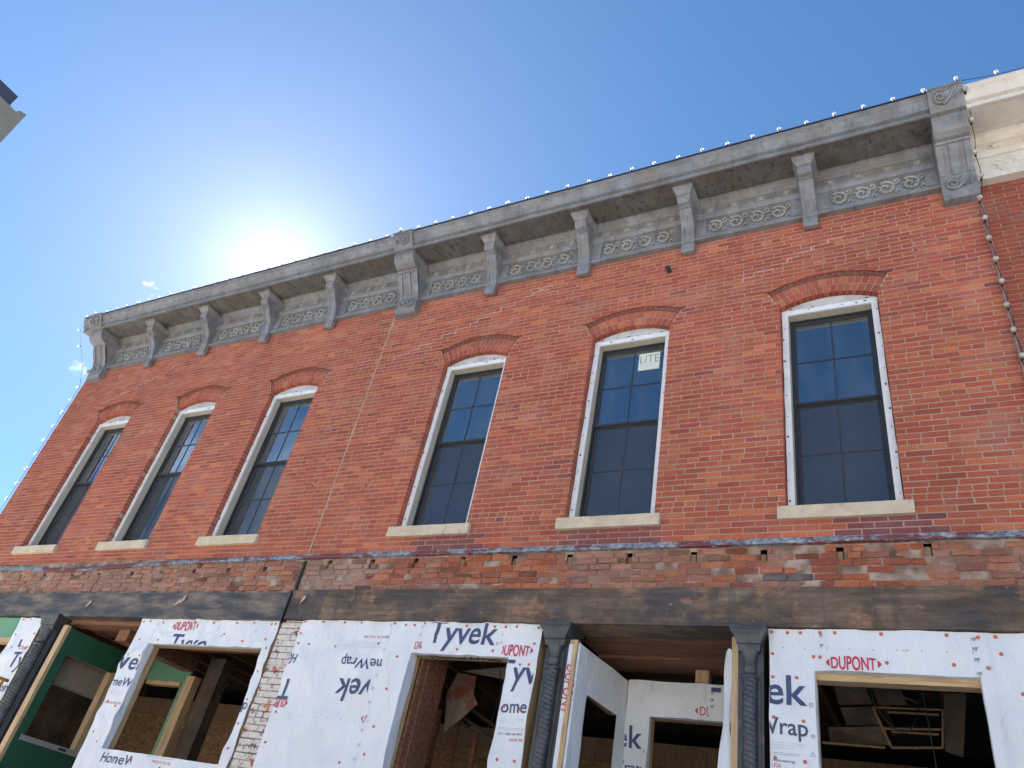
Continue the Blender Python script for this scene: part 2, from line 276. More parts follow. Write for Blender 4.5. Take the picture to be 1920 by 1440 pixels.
# ------------------------------------------------------------------ mesh helpers
class MB:
    def __init__(s):
        s.v, s.f, s.mi, s.c, s.sm = [], [], [], [], []
        s.mats = []
    def mat(s, m):
        if m not in s.mats: s.mats.append(m)
        return s.mats.index(m)
    def add(s, vs, fs, m=None, col=None, smooth=False):
        o = len(s.v); s.v += [tuple(p) for p in vs]
        k = s.mat(m) if m else 0
        for f in fs:
            s.f.append(tuple(i + o for i in f)); s.mi.append(k); s.c.append(col); s.sm.append(smooth)
    def box(s, x0, x1, y0, y1, z0, z1, m=None, col=None):
        vs = [(x, y, z) for x in (x0, x1) for y in (y0, y1) for z in (z0, z1)]
        s.add(vs, [(0, 1, 3, 2), (4, 6, 7, 5), (0, 4, 5, 1), (2, 3, 7, 6), (0, 2, 6, 4), (1, 5, 7, 3)], m, col)
    def prism_x(s, prof, x0, x1, m=None, cap=True, smooth=False):       # prof: (y,z) polygon, closed
        n = len(prof)
        vs = [(x0, y, z) for y, z in prof] + [(x1, y, z) for y, z in prof]
        fs = [(i, (i + 1) % n, n + (i + 1) % n, n + i) for i in range(n)]
        s.add(vs, fs, m, None, smooth)
        if cap: s.add(vs, [tuple(range(n))[::-1], tuple(range(n, 2 * n))], m)
    def poly_y(s, pts, y0, y1, m=None, col=None):                        # pts: (x,z) polygon extruded in y
        n = len(pts)
        vs = [(x, y0, z) for x, z in pts] + [(x, y1, z) for x, z in pts]
        s.add(vs, [tuple(range(n)), tuple(range(n, 2 * n))[::-1]] + [(i, n + i, n + (i + 1) % n, (i + 1) % n) for i in range(n)], m, col)
    def tube(s, pts, r, n=6, m=None, smooth=True, caps=True):
        pts = [Vector(p) for p in pts]; rs = r if isinstance(r, (list, tuple)) else [r] * len(pts)
        o = []; N = len(pts); up = None
        for i, p in enumerate(pts):
            d = (pts[min(i + 1, N - 1)] - pts[max(i - 1, 0)]).normalized()
            if up is None or abs(up.dot(d)) > .98:
                up = Vector((0, 0, 1)) if abs(d.z) < .9 else Vector((0, 1, 0))
            a = d.cross(up).normalized(); b = a.cross(d).normalized(); up = b
            for k in range(n):
                t_ = 2 * math.pi * k / n
                o.append(p + (a * math.cos(t_) + b * math.sin(t_)) * rs[i])
        fs = [(i * n + k, i * n + (k + 1) % n, (i + 1) * n + (k + 1) % n, (i + 1) * n + k) for i in range(N - 1) for k in range(n)]
        s.add(o, fs, m, None, smooth)
        if caps: s.add(o, [tuple(range(n)), tuple(range((N - 1) * n, N * n))[::-1]], m)
    def lathe(s, prof, cx, cy, n=16, m=None, smooth=True, a0=0, a1=2 * math.pi):   # prof (r,z)
        full = abs(a1 - a0 - 2 * math.pi) < 1e-6
        k = n if full else n + 1
        vs = [(cx + r * math.cos(a0 + (a1 - a0) * i / n), cy + r * math.sin(a0 + (a1 - a0) * i / n), z) for r, z in prof for i in range(k)]
        fs = [(j * k + i, j * k + (i + 1) % k, (j + 1) * k + (i + 1) % k, (j + 1) * k + i) for j in range(len(prof) - 1) for i in range(n)]
        s.add(vs, fs, m, None, smooth)
    def brick(s, x0, x1, z0, z1, y0=0.0, y1=.095, b=.004, col=None, jit=.0012, m=None):
        q = lambda: R.uniform(-jit, jit)
        t_ = R.uniform(-jit, jit) * 1.5
        fr = [(x0 + b + q(), y0 + t_ + q(), z0 + b + q()), (x1 - b + q(), y0 + t_ + q(), z0 + b + q()), (x1 - b + q(), y0 + t_ + q(), z1 - b + q()), (x0 + b + q(), y0 + t_ + q(), z1 - b + q())]
        mi = [(x0 + q(), y0 + b, z0 + q()), (x1 + q(), y0 + b, z0 + q()), (x1 + q(), y0 + b, z1 + q()), (x0 + q(), y0 + b, z1 + q())]
        bk = [(x0, y1, z0), (x1, y1, z0), (x1, y1, z1), (x0, y1, z1)]
        fs = [(0, 1, 2, 3)] + [(4 + i, 4 + (i + 1) % 4, (i + 1) % 4, i) for i in range(4)] + [(8 + i, 8 + (i + 1) % 4, 4 + (i + 1) % 4, 4 + i) for i in range(4)]
        s.add(fr + mi + bk, fs, m, col)
    def mesh(s, name):
        me = bpy.data.meshes.new(name); me.from_pydata(s.v, [], s.f)
        for m in s.mats: me.materials.append(m)
        me.polygons.foreach_set('material_index', s.mi); me.polygons.foreach_set('use_smooth', s.sm)
        if any(c is not None for c in s.c):
            at = me.color_attributes.new('col', 'FLOAT_COLOR', 'CORNER'); buf = []
            for p, c in zip(s.f, s.c): buf += list(c or (.3, .3, .3, 1)) * len(p)
            at.data.foreach_set('color', buf)
        me.update(); return me

def link(o, parent=None):
    COL.objects.link(o)
    if parent is not None:
        o.parent = parent
        o.matrix_parent_inverse = INV.get(parent.name, Matrix.Identity(4))
    return o
INV = {}
def obj(name, mb, parent=None, mat=None, kind=None, label=None, fix=True):
    me = mb.mesh(name) if isinstance(mb, MB) else mb
    if mat is not None and not me.materials: me.materials.append(mat)
    if fix:
        bm = bmesh.new(); bm.from_mesh(me); bmesh.ops.recalc_face_normals(bm, faces=bm.faces); bm.to_mesh(me); bm.free()
    o = bpy.data.objects.new(name, me)
    if kind: o['kind'] = kind
    if label: o['label'] = label
    return link(o, parent)
def thing(name, loc, label, cat, group=None):
    o = bpy.data.objects.new(name, None); o.empty_display_size = .2; o.location = loc
    COL.objects.link(o); o['label'] = label; o['category'] = cat
    if group: o['group'] = group
    INV[o.name] = Matrix.Translation(Vector(loc)).inverted()
    return o

# brick colours (fired-clay colours; where the orange falls partly copies glare)
PAL = [(.345, .092, .052), (.30, .078, .046), (.37, .108, .055), (.31, .07, .047), (.40, .13, .062), (.265, .068, .046), (.335, .085, .055), (.215, .058, .047)]
PATCH = ((-.75, .0), (-3.35, -2.35), (-5.1, -4.35))
def bcol(x=0, z=0):
    if z and z < 4.95 and any(a - .04 * (z - 4.8) * 10 < x < b_ for a, b_ in PATCH): return tuple(c_ * R.uniform(.88, 1.1) for c_ in (.20, .062, .060)) + (1,)
    return bcol0(x, z)
def bcol0(x=0, z=0):
    w = [6, 5, 4, 4, 1.8, 1.1, 6, .35]
    w[4] += max(0, (x + 4) * .25) * max(0, (8 - z) * .4)  # more orange low right; partly paints in glare that dulls the upper wall
    c = R.choices(PAL, w)[0]; k = R.uniform(.9, 1.1)
    return tuple(min(1, a * k * q * R.uniform(.97, 1.03)) for a, q in zip(c, (1.13, 1.07, .99))) + (1,)

# ------------------------------------------------------------------ setting: ground
g = MB(); g.box(-400, 400, -400, 400, -.3, -.15); obj('ground', g, mat=M['concrete'], kind='structure')
g = MB(); g.add([(-400, -15.5, -.14), (400, -15.5, -.14), (400, -3.6, -.14), (-400, -3.6, -.14)], [(0, 1, 2, 3)]); obj('street', g, mat=M['asphalt'], kind='structure')
g = MB()
for i in range(22):
    for j in range(2):
        g.box(-30 + i * 1.8 + .006, -30 + (i + 1) * 1.8 - .006, -3.42 + j * 1.7 + .006, -3.42 + (j + 1) * 1.7 - .006, -.145, 0)
g.box(-30, 9.6, -3.42, 5, -.144, -.01); obj('sidewalk', g, mat=M['concrete'], kind='structure')
g = MB(); g.box(-30, 9.6, -3.6, -3.43, -.144, .0); obj('kerb', g, mat=M['concrete'], kind='structure')

# ------------------------------------------------------------------ the brick building
XL, XR, Z0, Z1 = -14.0, .945, 4.79, 8.86
B = thing('brick_building', (-6.5, 0, 0), 'two storey red brick building under renovation with grey bracketed cornice and white wrapped shopfront', 'building')
WX = [-12.30, -10.185, -8.06, -4.895, -2.76, -.585]      # window axes
HW, SP, ARC_Z, RI = .478, 7.50, 6.585, 1.055              # half opening, spring, arch centre, intrados radius
RO = RI + .272
TH = math.asin(HW / RI)
def intr(dx): return ARC_Z + math.sqrt(RI * RI - dx * dx)
def blocked(za, zb):
    out = []
    for i, wx in enumerate(WX):
        if zb > 4.985 and za < 5.08: out.append((wx - .548, wx + .548))
        elif zb > 5.07 and za < 7.53: out.append((wx - HW, wx + HW))
        elif za < ARC_Z + RO and zb >= 7.5:
            ze = ARC_Z + RO * math.cos(TH)
            if zb <= ze: w = (zb - ARC_Z) * math.tan(TH) + .004
            elif zb < ARC_Z + RO: w = math.sqrt(RO ** 2 - (zb - .012 - ARC_Z) ** 2)
            else: w = 0
            if w > 0: out.append((wx - w, wx + w))
    out.append((-6.582, -6.558))
    return out
def arcz(x):
    for wx in WX:
        if abs(x - wx) < RO * math.sin(TH) + .002: return ARC_Z + math.sqrt(RO * RO - (x - wx) ** 2) + .003
    return None
def rows(za, zb, x0, x1, off, pitch, mort, blk):
    """brick intervals of one course clipped by the blocked spans"""
    res = []; x = x0 - off
    blk = sorted(blk)
    while x < x1:
        a, b = max(x, x0), min(x + pitch - mort, x1)
        segs = [(a, b)]
        for p, q in blk:
            n = []
            for (u, v) in segs:
                if q <= u or p >= v: n.append((u, v))
                else:
                    if p - mort * .0 > u: n.append((u, p))
                    if q < v: n.append((q, v))
            segs = n
        res += [s_ for s_ in segs if s_[1] - s_[0] > .012]
        x += pitch * (1 + 0)
    return res
CH = .06065
bricks = []
k = 0; z = Z0 + .004
while z < Z1 - .02:
    hdr = (k >= 5 and (k - 5) % 8 == 0) if k < 6 else (k - 14) % 8 == 0
    zt = z + CH - .0095 + R.uniform(-.0006, .0006)
    pit = .1085 if hdr else .2165
    off = (.03 if hdr else (0 if k % 2 else .108)) + R.uniform(-.022, .022)
    wob = R.uniform(-.0012, .0012)
    for a, b in rows(z, zt, XL, XR, off, pit, .0095, blocked(z, zt)):
        j = R.uniform(-.002, .002)
        bricks.append((a + (j if a > XL + .01 else 0) * 0, b, z + wob, zt + wob))
    z += CH; k += 1
wall = MB()
# mortar core of the wall with real openings and reveals
def strip(xa, xb, za, zb, y=.004):
    wall.add([(xa, y, za), (xb, y, za), (xb, y, zb), (xa, y, zb)], [(0, 1, 2, 3)], M['mortar'])
AW = RO * math.sin(TH)
edges = [XL] + [e for wx in WX for e in (wx - AW - .003, wx + AW + .003)] + [XR]
for i in range(0, len(edges), 2): strip(edges[i], edges[i + 1], Z0, Z1)
for wx in WX:
    h = HW + .003; A2 = AW + .003
    strip(wx - A2, wx + A2, Z0, 4.99)
    for sg in (-1, 1): strip(*sorted((wx + sg * h, wx + sg * A2)), 4.99, ARC_Z + h / math.tan(TH))
    N = 44
    for i in range(N):
        u0, u1 = -A2 + 2 * A2 * i / N, -A2 + 2 * A2 * (i + 1) / N
        f_ = lambda u: ARC_Z + math.sqrt(max(0, (RO + .002) ** 2 - u * u))
        wall.add([(wx + u0, .004, f_(u0)), (wx + u1, .004, f_(u1)), (wx + u1, .004, Z1), (wx + u0, .004, Z1)], [(0, 1, 2, 3)], M['mortar'])
        um = (u0 + u1) / 2
        if abs(um) > h:
            g_ = lambda u: ARC_Z + max(abs(u), h) / math.tan(TH)
            lo = ARC_Z + h / math.tan(TH)
            wall.add([(wx + u0, .004, lo), (wx + u1, .004, lo), (wx + u1, .004, max(lo, g_(u1) - .003)), (wx + u0, .004, max(lo, g_(u0) - .003))], [(0, 1, 2, 3)], M['mortar'])
    zt = intr(HW) + .003
    for x in (wx - h, wx + h):
        wall.add([(x, .004, 4.99), (x, .26, 4.99), (x, .26, zt), (x, .004, zt)], [(0, 1, 2, 3)], M['mortar'])
W = obj('wall', wall, B, fix=False)
bricks.sort(key=lambda q: ((q[0] + q[1]) / 2 - CAM.x) ** 2 + CAM.y ** 2 + (q[2] - CAM.z) ** 2)
cache = {}
def cut(q):
    a_ = [arcz(q[0] + (q[1] - q[0]) * i / 6) for i in range(7)]
    return any(v and v > q[2] for v in a_) and q[3] > ARC_Z + RO * math.cos(TH)
def near(q): return (q[1] - q[0]) > .05 and not cut(q)
big = [q for q in bricks if near(q)][:300]; bs = set(big)
def brick_obj(name, q, parent, mat, col, jit, y0=0.0):
    w, h = round(q[1] - q[0], 3), round(q[3] - q[2], 3)
    key = (name, w, h, col)
    if key not in cache:
        b = MB(); b.brick(-w / 2, w / 2, -h / 2, h / 2, 0, .095, col=col, jit=jit, m=mat); cache[key] = b.mesh(name)
    o = bpy.data.objects.new(name, cache[key]); o.location = ((q[0] + q[1]) / 2, y0, (q[2] + q[3]) / 2)
    link(o, parent); return o
QC = [bcol(0, 5.2) for _ in range(14)] + [bcol(-6, 8) for _ in range(6)]
QM = [tuple(c_ * R.uniform(.88, 1.1) for c_ in (.20, .062, .060)) + (1,) for _ in range(5)]
for q in big: brick_obj('brick', q, W, M['brick'], R.choice(QM if q[2] < 4.95 and any(a < q[0] < b_ for a, b_ in PATCH) else QC), .0010, R.uniform(-.0015, .0015))
rest = MB()
for q in bricks:
    if q in bs: continue
    if cut(q):
        n = 10; xs = [q[0] + (q[1] - q[0]) * i / n for i in range(n + 1)]
        lo = [min(q[3] - .001, max(q[2], arcz(x) or q[2])) for x in xs]
        c_ = bcol(q[0], q[2])
        for i in range(n):
            if q[3] - max(lo[i], lo[i + 1]) > .004: rest.poly_y([(xs[i], lo[i]), (xs[i + 1], lo[i + 1]), (xs[i + 1], q[3]), (xs[i], q[3])], 0, .095, M['brick'], c_)
    else: rest.brick(*q, col=bcol(q[0], q[2]), m=M['brick'])
obj('brickwork', rest, W, kind='stuff', fix=False)
# the seam down the middle
s_ = MB(); pts = [(-6.57 + R.uniform(-.004, .004), Z0 + i * .14) for i in range(30) if Z0 + i * .14 < 8.75]
for (xa, za), (xb, zb) in zip(pts, pts[1:]):
    s_.poly_y([(xa - .012, za), (xa + .011, za), (xb + .011, zb), (xb - .012, zb)], -.001, .02, M['mortar'])
obj('seam_joint', s_, B, label='pale mortar joint running down between the two halves')

# stepped repointed cracks
cr = MB()
def crack(x, zc, n, d):
    for i in range(n):
        L = R.uniform(.1, .24)
        cr.box(min(x, x + d * L), max(x, x + d * L), .0005, .01, zc - .009, zc + .006, M['palemortar'])
        x += d * L
        cr.box(x - .010, x + .008, -.0002, .01, zc - CH - .004, zc + .004, M['palemortar'])
        zc -= CH
def zc(k): return Z0 + .004 + k * CH - .005
crack(-3.95, zc(63), 14, -1); crack(-11.2, zc(62), 12, -1); crack(-.35, zc(60), 7, -1); crack(-4.3, zc(63), 3, 1)
obj('repointed_joint', cr, B, kind='stuff')
# anchor stub and small holes
st = MB(); st.tube([(-2.34, .02, 8.42), (-2.34, -.07, 8.415)], .028, 10, M['iron']); st.tube([(-2.34, -.07, 8.415), (-2.34, -.085, 8.414)], .034, 10, M['iron']); obj('pipe_stub', st, B)
for x, z_ in ((-6.0, 5.77), (-6.03, 5.70), (-6.9, 5.83), (-6.93, 5.76), (-11.1, 6.2), (-11.02, 6.22), (.30, 8.0)):
    h = MB(); h.tube([(x, -.004, z_), (x, .02, z_)], .011, 8, M['ink_and_dark']); obj('bolt_hole', h, B)

# ---- window arches
for wi, wx in enumerate(WX):
    A = MB()
    # backing of mortar under voussoirs
    n = 24; vs = []
    for i in range(n + 1):
        a = -TH + 2 * TH * i / n
        for r in (RI, RO): vs.append((wx + r * math.sin(a), .022, ARC_Z + r * math.cos(a)))
    A.add(vs, [(2 * i, 2 * i + 2, 2 * i + 3, 2 * i + 1) for i in range(n)], M['mortar'])
    vs = []
    for i in range(n + 1):
        a = -TH + 2 * TH * i / n
        for r in (RI + .205, RO): vs.append((wx + r * math.sin(a), .0205, ARC_Z + r * math.cos(a)))
    A.add(vs, [(2 * i, 2 * i + 2, 2 * i + 3, 2 * i + 1) for i in range(n)], M['brick'], (.17, .065, .045, 1))  # dark brick tone paints the shade in the gaps behind the teeth
    arch = obj('window_arch', A, B, fix=False)
    nv = 15
    for ring in range(2):
        r0 = RI + ring * .108; r1 = r0 + .1
        nn_ = nv + ring
        for i in range(nn_):
            a0, a1 = -TH + 2 * TH * i / nn_, -TH + 2 * TH * (i + 1) / nn_
            g_ = .0045 / r0; a0 += g_; a1 -= g_
            b = MB(); yq = .017 + R.uniform(-.002, .002); e = .003
            P = [(r0, a0), (r0, a1), (r1, a1), (r1, a0)]
            am = (a0 + a1) / 2; ri = (r0 + r1) / 2
            f3 = lambda r, a, y: (wx + r * math.sin(a), y, ARC_Z + r * math.cos(a))
            vs = [f3(r + (e if r < ri else -e), a + (.003 if a < am else -.003), yq) for r, a in P] + [f3(r, a, yq + e) for r, a in P] + [f3(r, a, .26 if ring == 0 else .09) for r, a in P]
            b.add(vs, [(0, 1, 2, 3)] + [(4 + j, 4 + (j + 1) % 4, (j + 1) % 4, j) for j in range(4)] + [(8 + j, 8 + (j + 1) % 4, 4 + (j + 1) % 4, 4 + j) for j in range(4)], M['brick'], bcol(-6, 8))
            obj('arch_brick', b, arch, fix=False)
    # sawtooth course set back under the wall bricks
    for i in range(17):
        a0 = -TH + 2 * TH * (i + .12) / 17; a1 = -TH + 2 * TH * (i + .88) / 17; am = (a0 + a1) / 2
        b = MB(); r0, r1 = RI + .214, RI + .268
        f3 = lambda r, a, y: (wx + r * math.sin(a), y, ARC_Z + r * math.cos(a))
        vs = [f3(r1, a0, .03), f3(r1, am, .004), f3(r1, a1, .03), f3(r0 + .012, a0, .03), f3(r0, am, .006), f3(r0 + .012, a1, .03)]
        b.add(vs, [(0, 1, 4, 3), (1, 2, 5, 4), (3, 4, 5), (0, 2, 1)], M['brick'], (.25, .085, .055, 1)); obj('dentil', b, arch)
    b = MB()
    for sg in (-1, 1):
        x = wx + sg * (AW + .01); z_ = ARC_Z + RO * math.cos(TH)
        b.box(x - .03, x + .03, -.012, .05, z_ - .004, z_ + .014, M['brick'], (.2, .06, .045, 1))
    obj('hood_stop', b, arch)

# ---- windows
WLAB = ['window nearest the far left corner of the facade', 'second window from the far left corner', 'window just left of the middle seam',
        'window just right of the middle seam', 'window with the paper sticker in its upper pane', 'rightmost and largest looking window']
for wi, wx in enumerate(WX):
    yf = .08
    root = bpy.data.objects.new('window', None); root.location = (wx, 0, 5.08); root['label'] = WLAB[wi]
    link(root, B); bpy.context.view_layer.update()
    INV[root.name] = Matrix.Translation(Vector((wx, 0, 5.08))).inverted()
    F = MB()
    iw, zb, ztp = .410, 5.135, 7.455
    n = 12
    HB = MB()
    for i in range(n):                       # arched head board, toned for its shade, behind a flat membrane strip
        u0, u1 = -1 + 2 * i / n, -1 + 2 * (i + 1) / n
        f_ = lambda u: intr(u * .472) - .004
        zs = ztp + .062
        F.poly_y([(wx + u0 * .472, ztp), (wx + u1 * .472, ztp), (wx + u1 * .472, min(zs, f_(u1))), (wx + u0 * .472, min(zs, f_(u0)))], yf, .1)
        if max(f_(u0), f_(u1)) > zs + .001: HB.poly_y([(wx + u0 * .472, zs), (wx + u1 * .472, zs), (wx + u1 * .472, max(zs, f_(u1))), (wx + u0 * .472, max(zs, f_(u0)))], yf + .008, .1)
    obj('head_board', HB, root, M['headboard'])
    nz = 20
    for sgn in (-1, 1):
        for i in range(nz):
            za, zb_ = 5.08 + (ztp - 5.08) * i / nz, 5.08 + (ztp - 5.08) * (i + 1) / nz
            ea, eb = [.470 + .007 * noise.noise(Vector((wx * 3 + sgn * 5, q * 4, 0))) for q in (za, zb_)]
            xs = sorted((sgn * iw, sgn * iw)) 
            F.poly_y([(wx + sgn * iw, za), (wx + sgn * ea, za), (wx + sgn * eb, zb_), (wx + sgn * iw, zb_)], yf, .1)
    F.box(wx - iw, wx + iw, yf, .06, 5.08, zb)
    casing = obj('casing', F, root, M['membrane'])
    J = MB()                                 # reveal lining
    J.box(wx - iw - .02, wx - iw, .1, .30, 5.08, ztp + .02); J.box(wx + iw, wx + iw + .02, .1, .30, 5.08, ztp + .02)
    J.box(wx - iw, wx + iw, .1, .30, ztp, ztp + .02); J.box(wx - iw, wx + iw, .1, .30, 5.09, zb - .003)
    obj('reveal', J, root, M['primed'])
    FS = MB()
    for i in range(10):
        for sgn in (-1, 1):
            z_ = 5.2 + i * .235 + R.uniform(-.05, .05); x = wx + sgn * (.455 + R.uniform(-.015, .008)); r_ = R.uniform(.006, .014)
            FS.poly_y([(x + r_ * R.uniform(.6, 1.2) * math.cos(a), z_ + r_ * R.uniform(.6, 1.2) * math.sin(a)) for a in (0, 1.05, 2.1, 3.14, 4.2, 5.25)], yf - .003, yf + .004)
    for i in range(7):
        for z_ in (5.105, 7.475 + .06 * R.random()):
            x = wx + R.uniform(-.4, .4); r_ = R.uniform(.006, .012)
            FS.poly_y([(x + r_ * 1.5 * math.cos(a), z_ + r_ * .7 * math.sin(a)) for a in (0, 1.05, 2.1, 3.14, 4.2, 5.25)], yf - .003, yf + .004)
    obj('fastener', FS, root, M['fast'], kind='stuff')
    # unit: outer frame, two sashes
    fz, mid = .19, 6.345
    U = MB(); i0 = iw - .002
    U.box(wx - i0, wx - i0 + .018, fz, .28, zb, ztp); U.box(wx + i0 - .018, wx + i0, fz, .28, zb, ztp)
    U.box(wx - i0 + .018, wx + i0 - .018, fz, .28, ztp - .02, ztp); U.box(wx - i0 + .018, wx + i0 - .018, fz, .28, zb, zb + .02)
    obj('frame', U, root, M['sash'])
    for nm, za, zb_, yy in (('upper', mid - .02, ztp - .021, .205), ('lower', zb + .021, mid + .025, .228)):
        S = MB(); a = i0 - .019; rw = .036
        S.box(wx - a, wx - a + rw, yy, yy + .03, za, zb_); S.box(wx + a - rw, wx + a, yy, yy + .03, za, zb_)
        S.box(wx - a + rw, wx + a - rw, yy, yy + .03, zb_ - rw, zb_); S.box(wx - a + rw, wx + a - rw, yy, yy + .03, za, za + rw + (.012 if nm == 'upper' else .02))
        if nm == 'upper': S.box(wx - a, wx + a, yy - .018, yy - .001, za + .012, za + .034)
        obj('sash', S, root, M['sash'])
        G = MB(); x0, x1, zz0, zz1 = wx - a + rw - .004, wx + a - rw + .004, za + rw, zb_ - rw + .004
        G.add([(x0, yy + .012, zz0), (x1, yy + .012, zz0), (x1, yy + .012, zz1), (x0, yy + .012, zz1)], [(0, 1, 2, 3)])
        obj('pane', G, root, M['glass'], fix=False)
        G = MB(); G.add([(x0, yy + .026, zz0), (x1, yy + .026, zz0), (x1, yy + .026, zz1), (x0, yy + .026, zz1)], [(0, 1, 2, 3)]); obj('pane', G, root, M['glass'], fix=False)
        mz = (zz0 + zz1) / 2
        Mn = MB(); Mn.box(wx - .009, wx + .009, yy + .007, yy + .011, zz0, zz1); obj('muntin', Mn, root, M['muntin'])
        Mn = MB(); Mn.box(x0, x1, yy + .0065, yy + .0105, mz - .009, mz + .009); obj('muntin', Mn, root, M['muntin'])
        if nm == 'lower':
            G = MB(); G.add([(x0 - .02, yy - .012, zz0 - .03), (x1 + .02, yy - .012, zz0 - .03), (x1 + .02, yy - .012, mid - .03), (x0 - .02, yy - .012, mid - .03)], [(0, 1, 2, 3)])
            obj('screen', G, root, M['screen'], fix=False)
    S = MB(); S.box(wx - .545, wx + .545, -.045, .1, 4.955, 5.078)
    me = S.mesh('sill'); bm = bmesh.new(); bm.from_mesh(me); bmesh.ops.subdivide_edges(bm, edges=bm.edges, cuts=5, use_grid_fill=True)
    for v in bm.verts: v.co += Vector((0, noise.noise(v.co * 9) * .005, noise.noise(v.co * 7 + Vector((9, 0, 0))) * .004))
    bmesh.ops.recalc_face_normals(bm, faces=bm.faces); bm.to_mesh(me); bm.free(); me.materials.append(M['stone'])
    obj('sill', me, root, fix=False)
    WROOT = root if wi == 4 else None
    if wi == 4: W5 = root

# ------------------------------------------------------------------ printing helper (flat lettering, as thin sheets)
_tx = {}
def glyphs(text, bold=0.0, shear=0.0):
    key = (text, bold, shear)
    if key not in _tx:
        cu = bpy.data.curves.new('lettering', 'FONT'); cu.body = text; cu.offset = bold; cu.shear = shear; cu.resolution_u = 3
        o = bpy.data.objects.new('lettering', cu); COL.objects.link(o)
        C.view_layer.update()
        me = bpy.data.meshes.new_from_object(o.evaluated_get(C.evaluated_depsgraph_get()))
        _tx[key] = ([v.co.copy() for v in me.vertices], [tuple(p.vertices) for p in me.polygons])
        bpy.data.objects.remove(o); bpy.data.curves.remove(cu); bpy.data.meshes.remove(me)
    return _tx[key]
CAPH = None
class Print:
    def __init__(s, parent): s.parent = parent; s.rest = MB()
    def add(s, *a): s.rest.add(*a)
    def box(s, *a): s.rest.box(*a)
    def done(s):
        if s.rest.v: obj('small_print', s.rest, s.parent, kind='stuff', fix=False)
def print_on(mb, text, x0, x1, zb, cap, mat, bold=.012, shear=0.0, rot=0, clip=None, lens=0, warp=None, frame=None):
    """text fitted between x0 and x1 on baseline zb with capital height cap; rot=180 turns it upside down"""
    global CAPH
    if isinstance(mb, Print):
        if cap < .04: mb = mb.rest
        else:
            own = MB(); print_on(own, text, x0, x1, zb, cap, mat, bold, shear, rot, clip, lens, warp)
            if own.f: obj('lettering', own, mb.parent, fix=False)
            return
    if CAPH is None: CAPH = max(v.y for v in glyphs('H')[0])
    vs, fs = glyphs(text, bold, shear)
    lo, hi = min(v.x for v in vs), max(v.x for v in vs)
    sx = (x1 - x0) / (hi - lo); sz = cap / CAPH
    P = []
    for v in vs:
        u = (v.x - lo) * sx; w = v.y * sz
        if lens:
            q = 2 * u / (x1 - x0) - 1; w = (w - cap / 2) * (1 + lens * (1 - q * q)) + cap / 2
        if rot == 180: P.append((x1 - u, zb - w))
        else: P.append((x0 + u, zb + w))
    bm = bmesh.new(); bv = [bm.verts.new((a, 0, b)) for a, b in P]
    for f in fs:
        try: bm.faces.new([bv[i] for i in f])
        except ValueError: pass
    if clip:
        for co, no in (((clip[0], 0, 0), (-1, 0, 0)), ((clip[1], 0, 0), (1, 0, 0)), ((0, 0, clip[2]), (0, 0, -1)), ((0, 0, clip[3]), (0, 0, 1))):
            bmesh.ops.bisect_plane(bm, geom=bm.verts[:] + bm.edges[:] + bm.faces[:], plane_co=co, plane_no=no, clear_outer=True)
    if cap > .05:                     # fine enough cells to follow the folds of the sheet
        for ax_, lo_, hi_ in ((0, x0, x1), (2, zb - cap, zb + cap * 1.4) if rot != 180 else (2, zb - cap * 1.4, zb + cap)):
            q = math.floor(lo_ / .036) * .036
            while q < hi_:
                co = [0, 0, 0]; no = [0, 0, 0]; co[ax_] = q; no[ax_] = 1
                bmesh.ops.bisect_plane(bm, geom=bm.verts[:] + bm.edges[:] + bm.faces[:], plane_co=co, plane_no=no); q += .036
    bm.verts.index_update()
    wf = warp or (lambda x, z: (x, .0, z))
    mb.add([wf(v.co.x, v.co.z) for v in bm.verts], [tuple(v.index for v in f.verts) for f in bm.faces], mat)
    bm.free()

# sticker on window five
S = MB(); sx0, sx1, sz0, sz1 = -2.70, -2.445, 7.09, 7.34
S.box(sx0, sx1, .212, .215, sz0, sz1, M['paper'])
wf = lambda x, z: (x, .211, z)
print_on(S, 'LITE', sx0 + .018, sx1 - .012, sz0 + .105, .115, M['ink_and_dark'], -.02, warp=wf)
for i in range(3): print_on(S, 'IIII IIII III IIIII', sx0 + .02, sx1 - .03 - .06 * i, sz0 + .075 - .026 * i, .009, M['ink_grey'], 0, warp=wf)
obj('sticker', S, W5, label='white paper sticker lettered LITE stuck in the upper pane', fix=False)

# ------------------------------------------------------------------ old brick band, flashing, beam
OZ0, OZ1 = 4.335, 4.715
POCK = [(.012, 4.655), (-.64, 4.645), (-1.26, 4.64), (-1.88, 4.64), (-2.50, 4.645), (-3.12, 4.65), (-3.74, 4.655), (-4.36, 4.655), (-4.97, 4.655), (-5.57, 4.655), (-6.2, 4.66),
        (-7.21, 4.60), (-7.84, 4.60), (-8.47, 4.59), (-9.10, 4.58), (-9.70, 4.57), (-10.42, 4.57), (-11.04, 4.57), (-11.72, 4.57), (-12.33, 4.57), (-12.95, 4.58)]
band = MB(); cx = [XL] + sorted(e for px, pz in POCK for e in (px - .03, px + .028)) + [XR]
pz_ = {round(px - .03, 4): pz for px, pz in POCK}
for xa, xb in zip(cx, cx[1:]):
    pz = pz_.get(round(xa, 4))
    for za, zb in (((OZ0 - .02, OZ1 + .08),) if pz is None else ((OZ0 - .02, pz - .058), (pz + .05, OZ1 + .08))):
        band.add([(xa, .021, za), (xb, .021, za), (xb, .021, zb), (xa, .021, zb)], [(0, 1, 2, 3)], M['oldmortar'])
BW = obj('exposed_brick_band', band, B, fix=False, label='rough exposed old brick strip above the timber beam')
